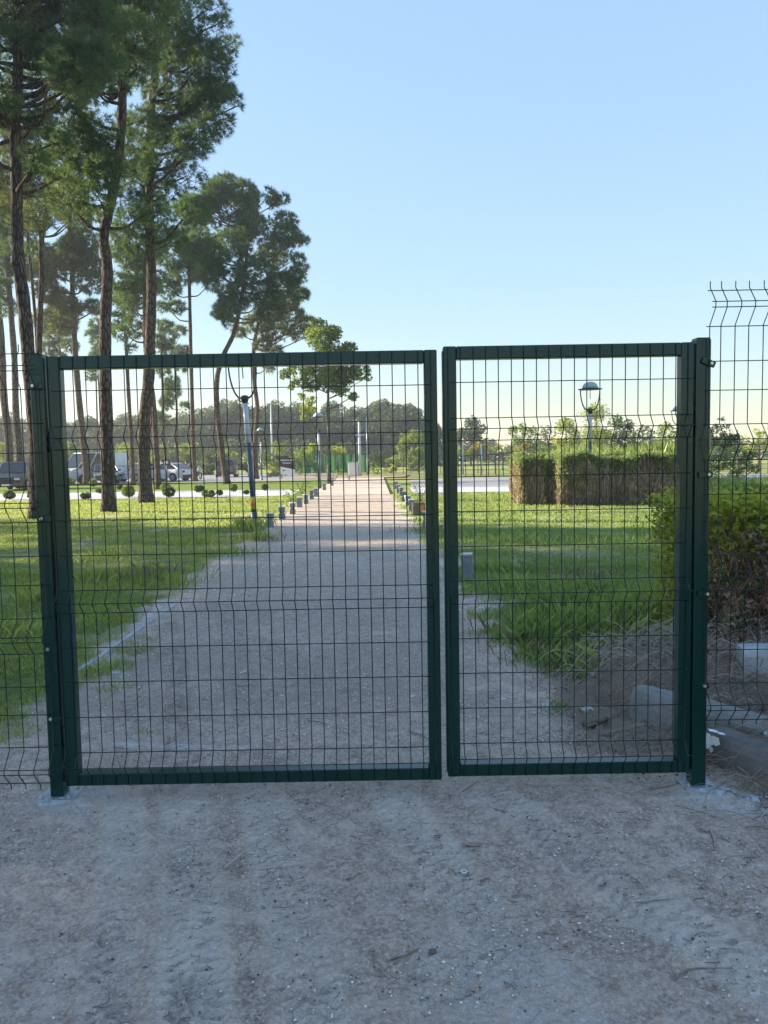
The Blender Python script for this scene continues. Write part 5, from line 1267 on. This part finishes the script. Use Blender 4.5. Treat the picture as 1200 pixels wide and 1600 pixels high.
T = [([(351,1359),(384,1332)], .004, 'twig_pale', 'short straight pale twig left of centre in the near dirt', None), ([(305,1480),(340,1467),(362,1458)], .0025, 'twig_pale', 'thin pale twig lying diagonally below the straight pale one', None),
     ([(713,1322),(750,1325),(786,1324)], .0028, 'twig', 'long straight dark twig right of the gap, parallel to the gate', None), ([(982,1412),(1025,1408),(1068,1404)], .0032, 'twig_pale', 'long pale twig with side shoot on the right dirt', (.02,-.06)),
     ([(1052,1537),(1070,1520),(1100,1516),(1145,1516)], .0028, 'twig', 'bent dark twig near the bottom right corner', None), ([(1120,1345),(1165,1338)], .003, 'twig_pale', 'pale twig near the right edge of the picture', None),
     ([(1014,1235),(1055,1228),(1078,1213)], .0028, 'twig', 'curved twig just in front of the right gate post', None), ([(1108,1300),(1116,1330)], .003, 'twig', 'dark twig standing across to the right post foot', None), ([(765,1265),(785,1270),(806,1280)], .0035, 'twig', 'short forked dark twig below the narrow leaf', (.03,.02)),
     ([(1100,1490),(1110,1497)], .003, 'twig', 'tiny dark twig at the right bottom', None), ([(662,1232),(663,1248)], .0025, 'twig_pale', 'little twig beside the gap under the wide leaf', None), ([(715,1245),(748,1222)], .0022, 'twig', 'thin twig under the narrow leaf beside the gap', None),
     ([(610,1502),(632,1496),(655,1485)], .003, 'twig', 'dark forked twig at the bottom near the centre', (-.02,-.05)), ([(615,1510),(640,1492)], .0025, 'twig', 'second thin twig crossing the dark forked one', None), ([(985,1372),(1008,1395)], .0022, 'twig', 'thin twig near the pale twig with side shoot', None),
     ([(1127,1383),(1133,1397)], .003, 'twig_pale', 'short upright pale twig right of the long pale one', None), ([(751,1380),(765,1376)], .0035, 'twig', 'stubby dark twig in the middle of the near dirt', None), ([(498,1463),(520,1480),(530,1492)], .0026, 'twig', 'curved dark twig at the bottom left of centre', None),
     ([(800,1403),(832,1404)], .0022, 'twig', 'fine dark twig right of the stubby one', None), ([(570,1380),(578,1374)], .003, 'twig', 'tiny twig left of the gap line in the near dirt', None), ([(1065,1180),(1120,1240),(1165,1225)], .002, 'twig_pale', 'bowed pale stem by the foot of the right gate post', None),
     ([(900,1078),(935,1068),(975,1063)], .003, 'twig_pale', 'pale stem on top of the right bank', None), ([(868,1120),(900,1100)], .003, 'twig_pale', 'pale stem by the flat stone', None), ([(980,1205),(1010,1208)], .002, 'twig_pale', 'thin pale straw under the narrow leaf', None),
     ([(480,1128),(510,1133)], .003, 'twig', 'dark twig on the path close to the concrete line', None), ([(640,1145),(670,1158)], .003, 'twig', 'dark twig inside the wide leaf near its right stile', (.02,-.03)), ([(300,1535),(290,1560)], .002, 'twig', 'fine twig at the lower left', None)]
for pts, r, m_, lb, bx in T: stick(lb, pts, r*1.1, M[m_], bx=bx)
# small white ring-shaped bottle cap
p = G(725, 1364); b = MB(); b.tube([(.011*math.cos(a_), .011*math.sin(a_), 0) for a_ in [i*math.pi/8 for i in range(17)]], .0022, 6, False)
o = b.build('plastic_ring', M['paint_white'], None, o0); o.location = (p.x, p.y, .006); tag(o, 'tiny white plastic ring on the dirt right of the gap', 'ring')
# spilled mortar crusts at the post feet
def crust(label, cx, cy, rx, ry, seed):
    rr = np.random.default_rng(seed); n = 40; V = []; F = []
    ring = [(0,.012),(.35,.014),(.62,.010),(.82,.006),(1.0,-.004)]
    for q, z in ring[1:]:
        for i in range(n):
            an = 2*math.pi*i/n; f = q*(1+(vn([math.cos(an)*2.2+seed], [math.sin(an)*2.2+q], 3)[0]-.5)*.9*q+rr.uniform(-.06,.06)*q)
            V.append((rx*f*math.cos(an), ry*f*math.sin(an), z*rr.uniform(.6,1.3) if q < 1 else -.006))
    V.append((0,0,.012)); F = [(i*n+k_, i*n+(k_+1) % n, (i+1)*n+(k_+1) % n, (i+1)*n+k_) for i in range(3) for k_ in range(n)][:]
    F = [tuple(reversed(f)) for f in F]+[(len(V)-1, k_, (k_+1) % n) for k_ in range(n)]
    o = MB().add(V, F, True).build('mortar_crust', M['cement'], None, o0); o.location = (cx, cy, gz(cx, cy)); tag(o, label, 'mortar')
crust('pale bluish mortar spilled round the foot of the left gate post', -1.60, 3.60, .12, .085, 3)
crust('pale mortar spilled in front of the right gate post', 1.55, 3.56, .10, .07, 5)
crust('second lump of pale mortar trailing right of the right gate post', 1.68, 3.47, .07, .04, 8)

# ------------------------------------------------------------------ air
hm = bpy.data.materials.new('thin_haze'); hm.use_nodes = True; ht = hm.node_tree; ht.nodes.remove(ht.nodes['Principled BSDF'])
pv = ht.nodes.new('ShaderNodeVolumePrincipled'); pv.inputs['Color'].default_value = (.86,.93,1,1); pv.inputs['Density'].default_value = .0008; pv.inputs['Anisotropy'].default_value = .3
ht.links.new(pv.outputs[0], ht.nodes['Material Output'].inputs['Volume'])
tag(MB().box(-385, 385, -125, 525, -1.1, 21.5).build('haze', hm, None, (0,0,0)), kind='stuff')
S.cycles.volume_bounces = 0
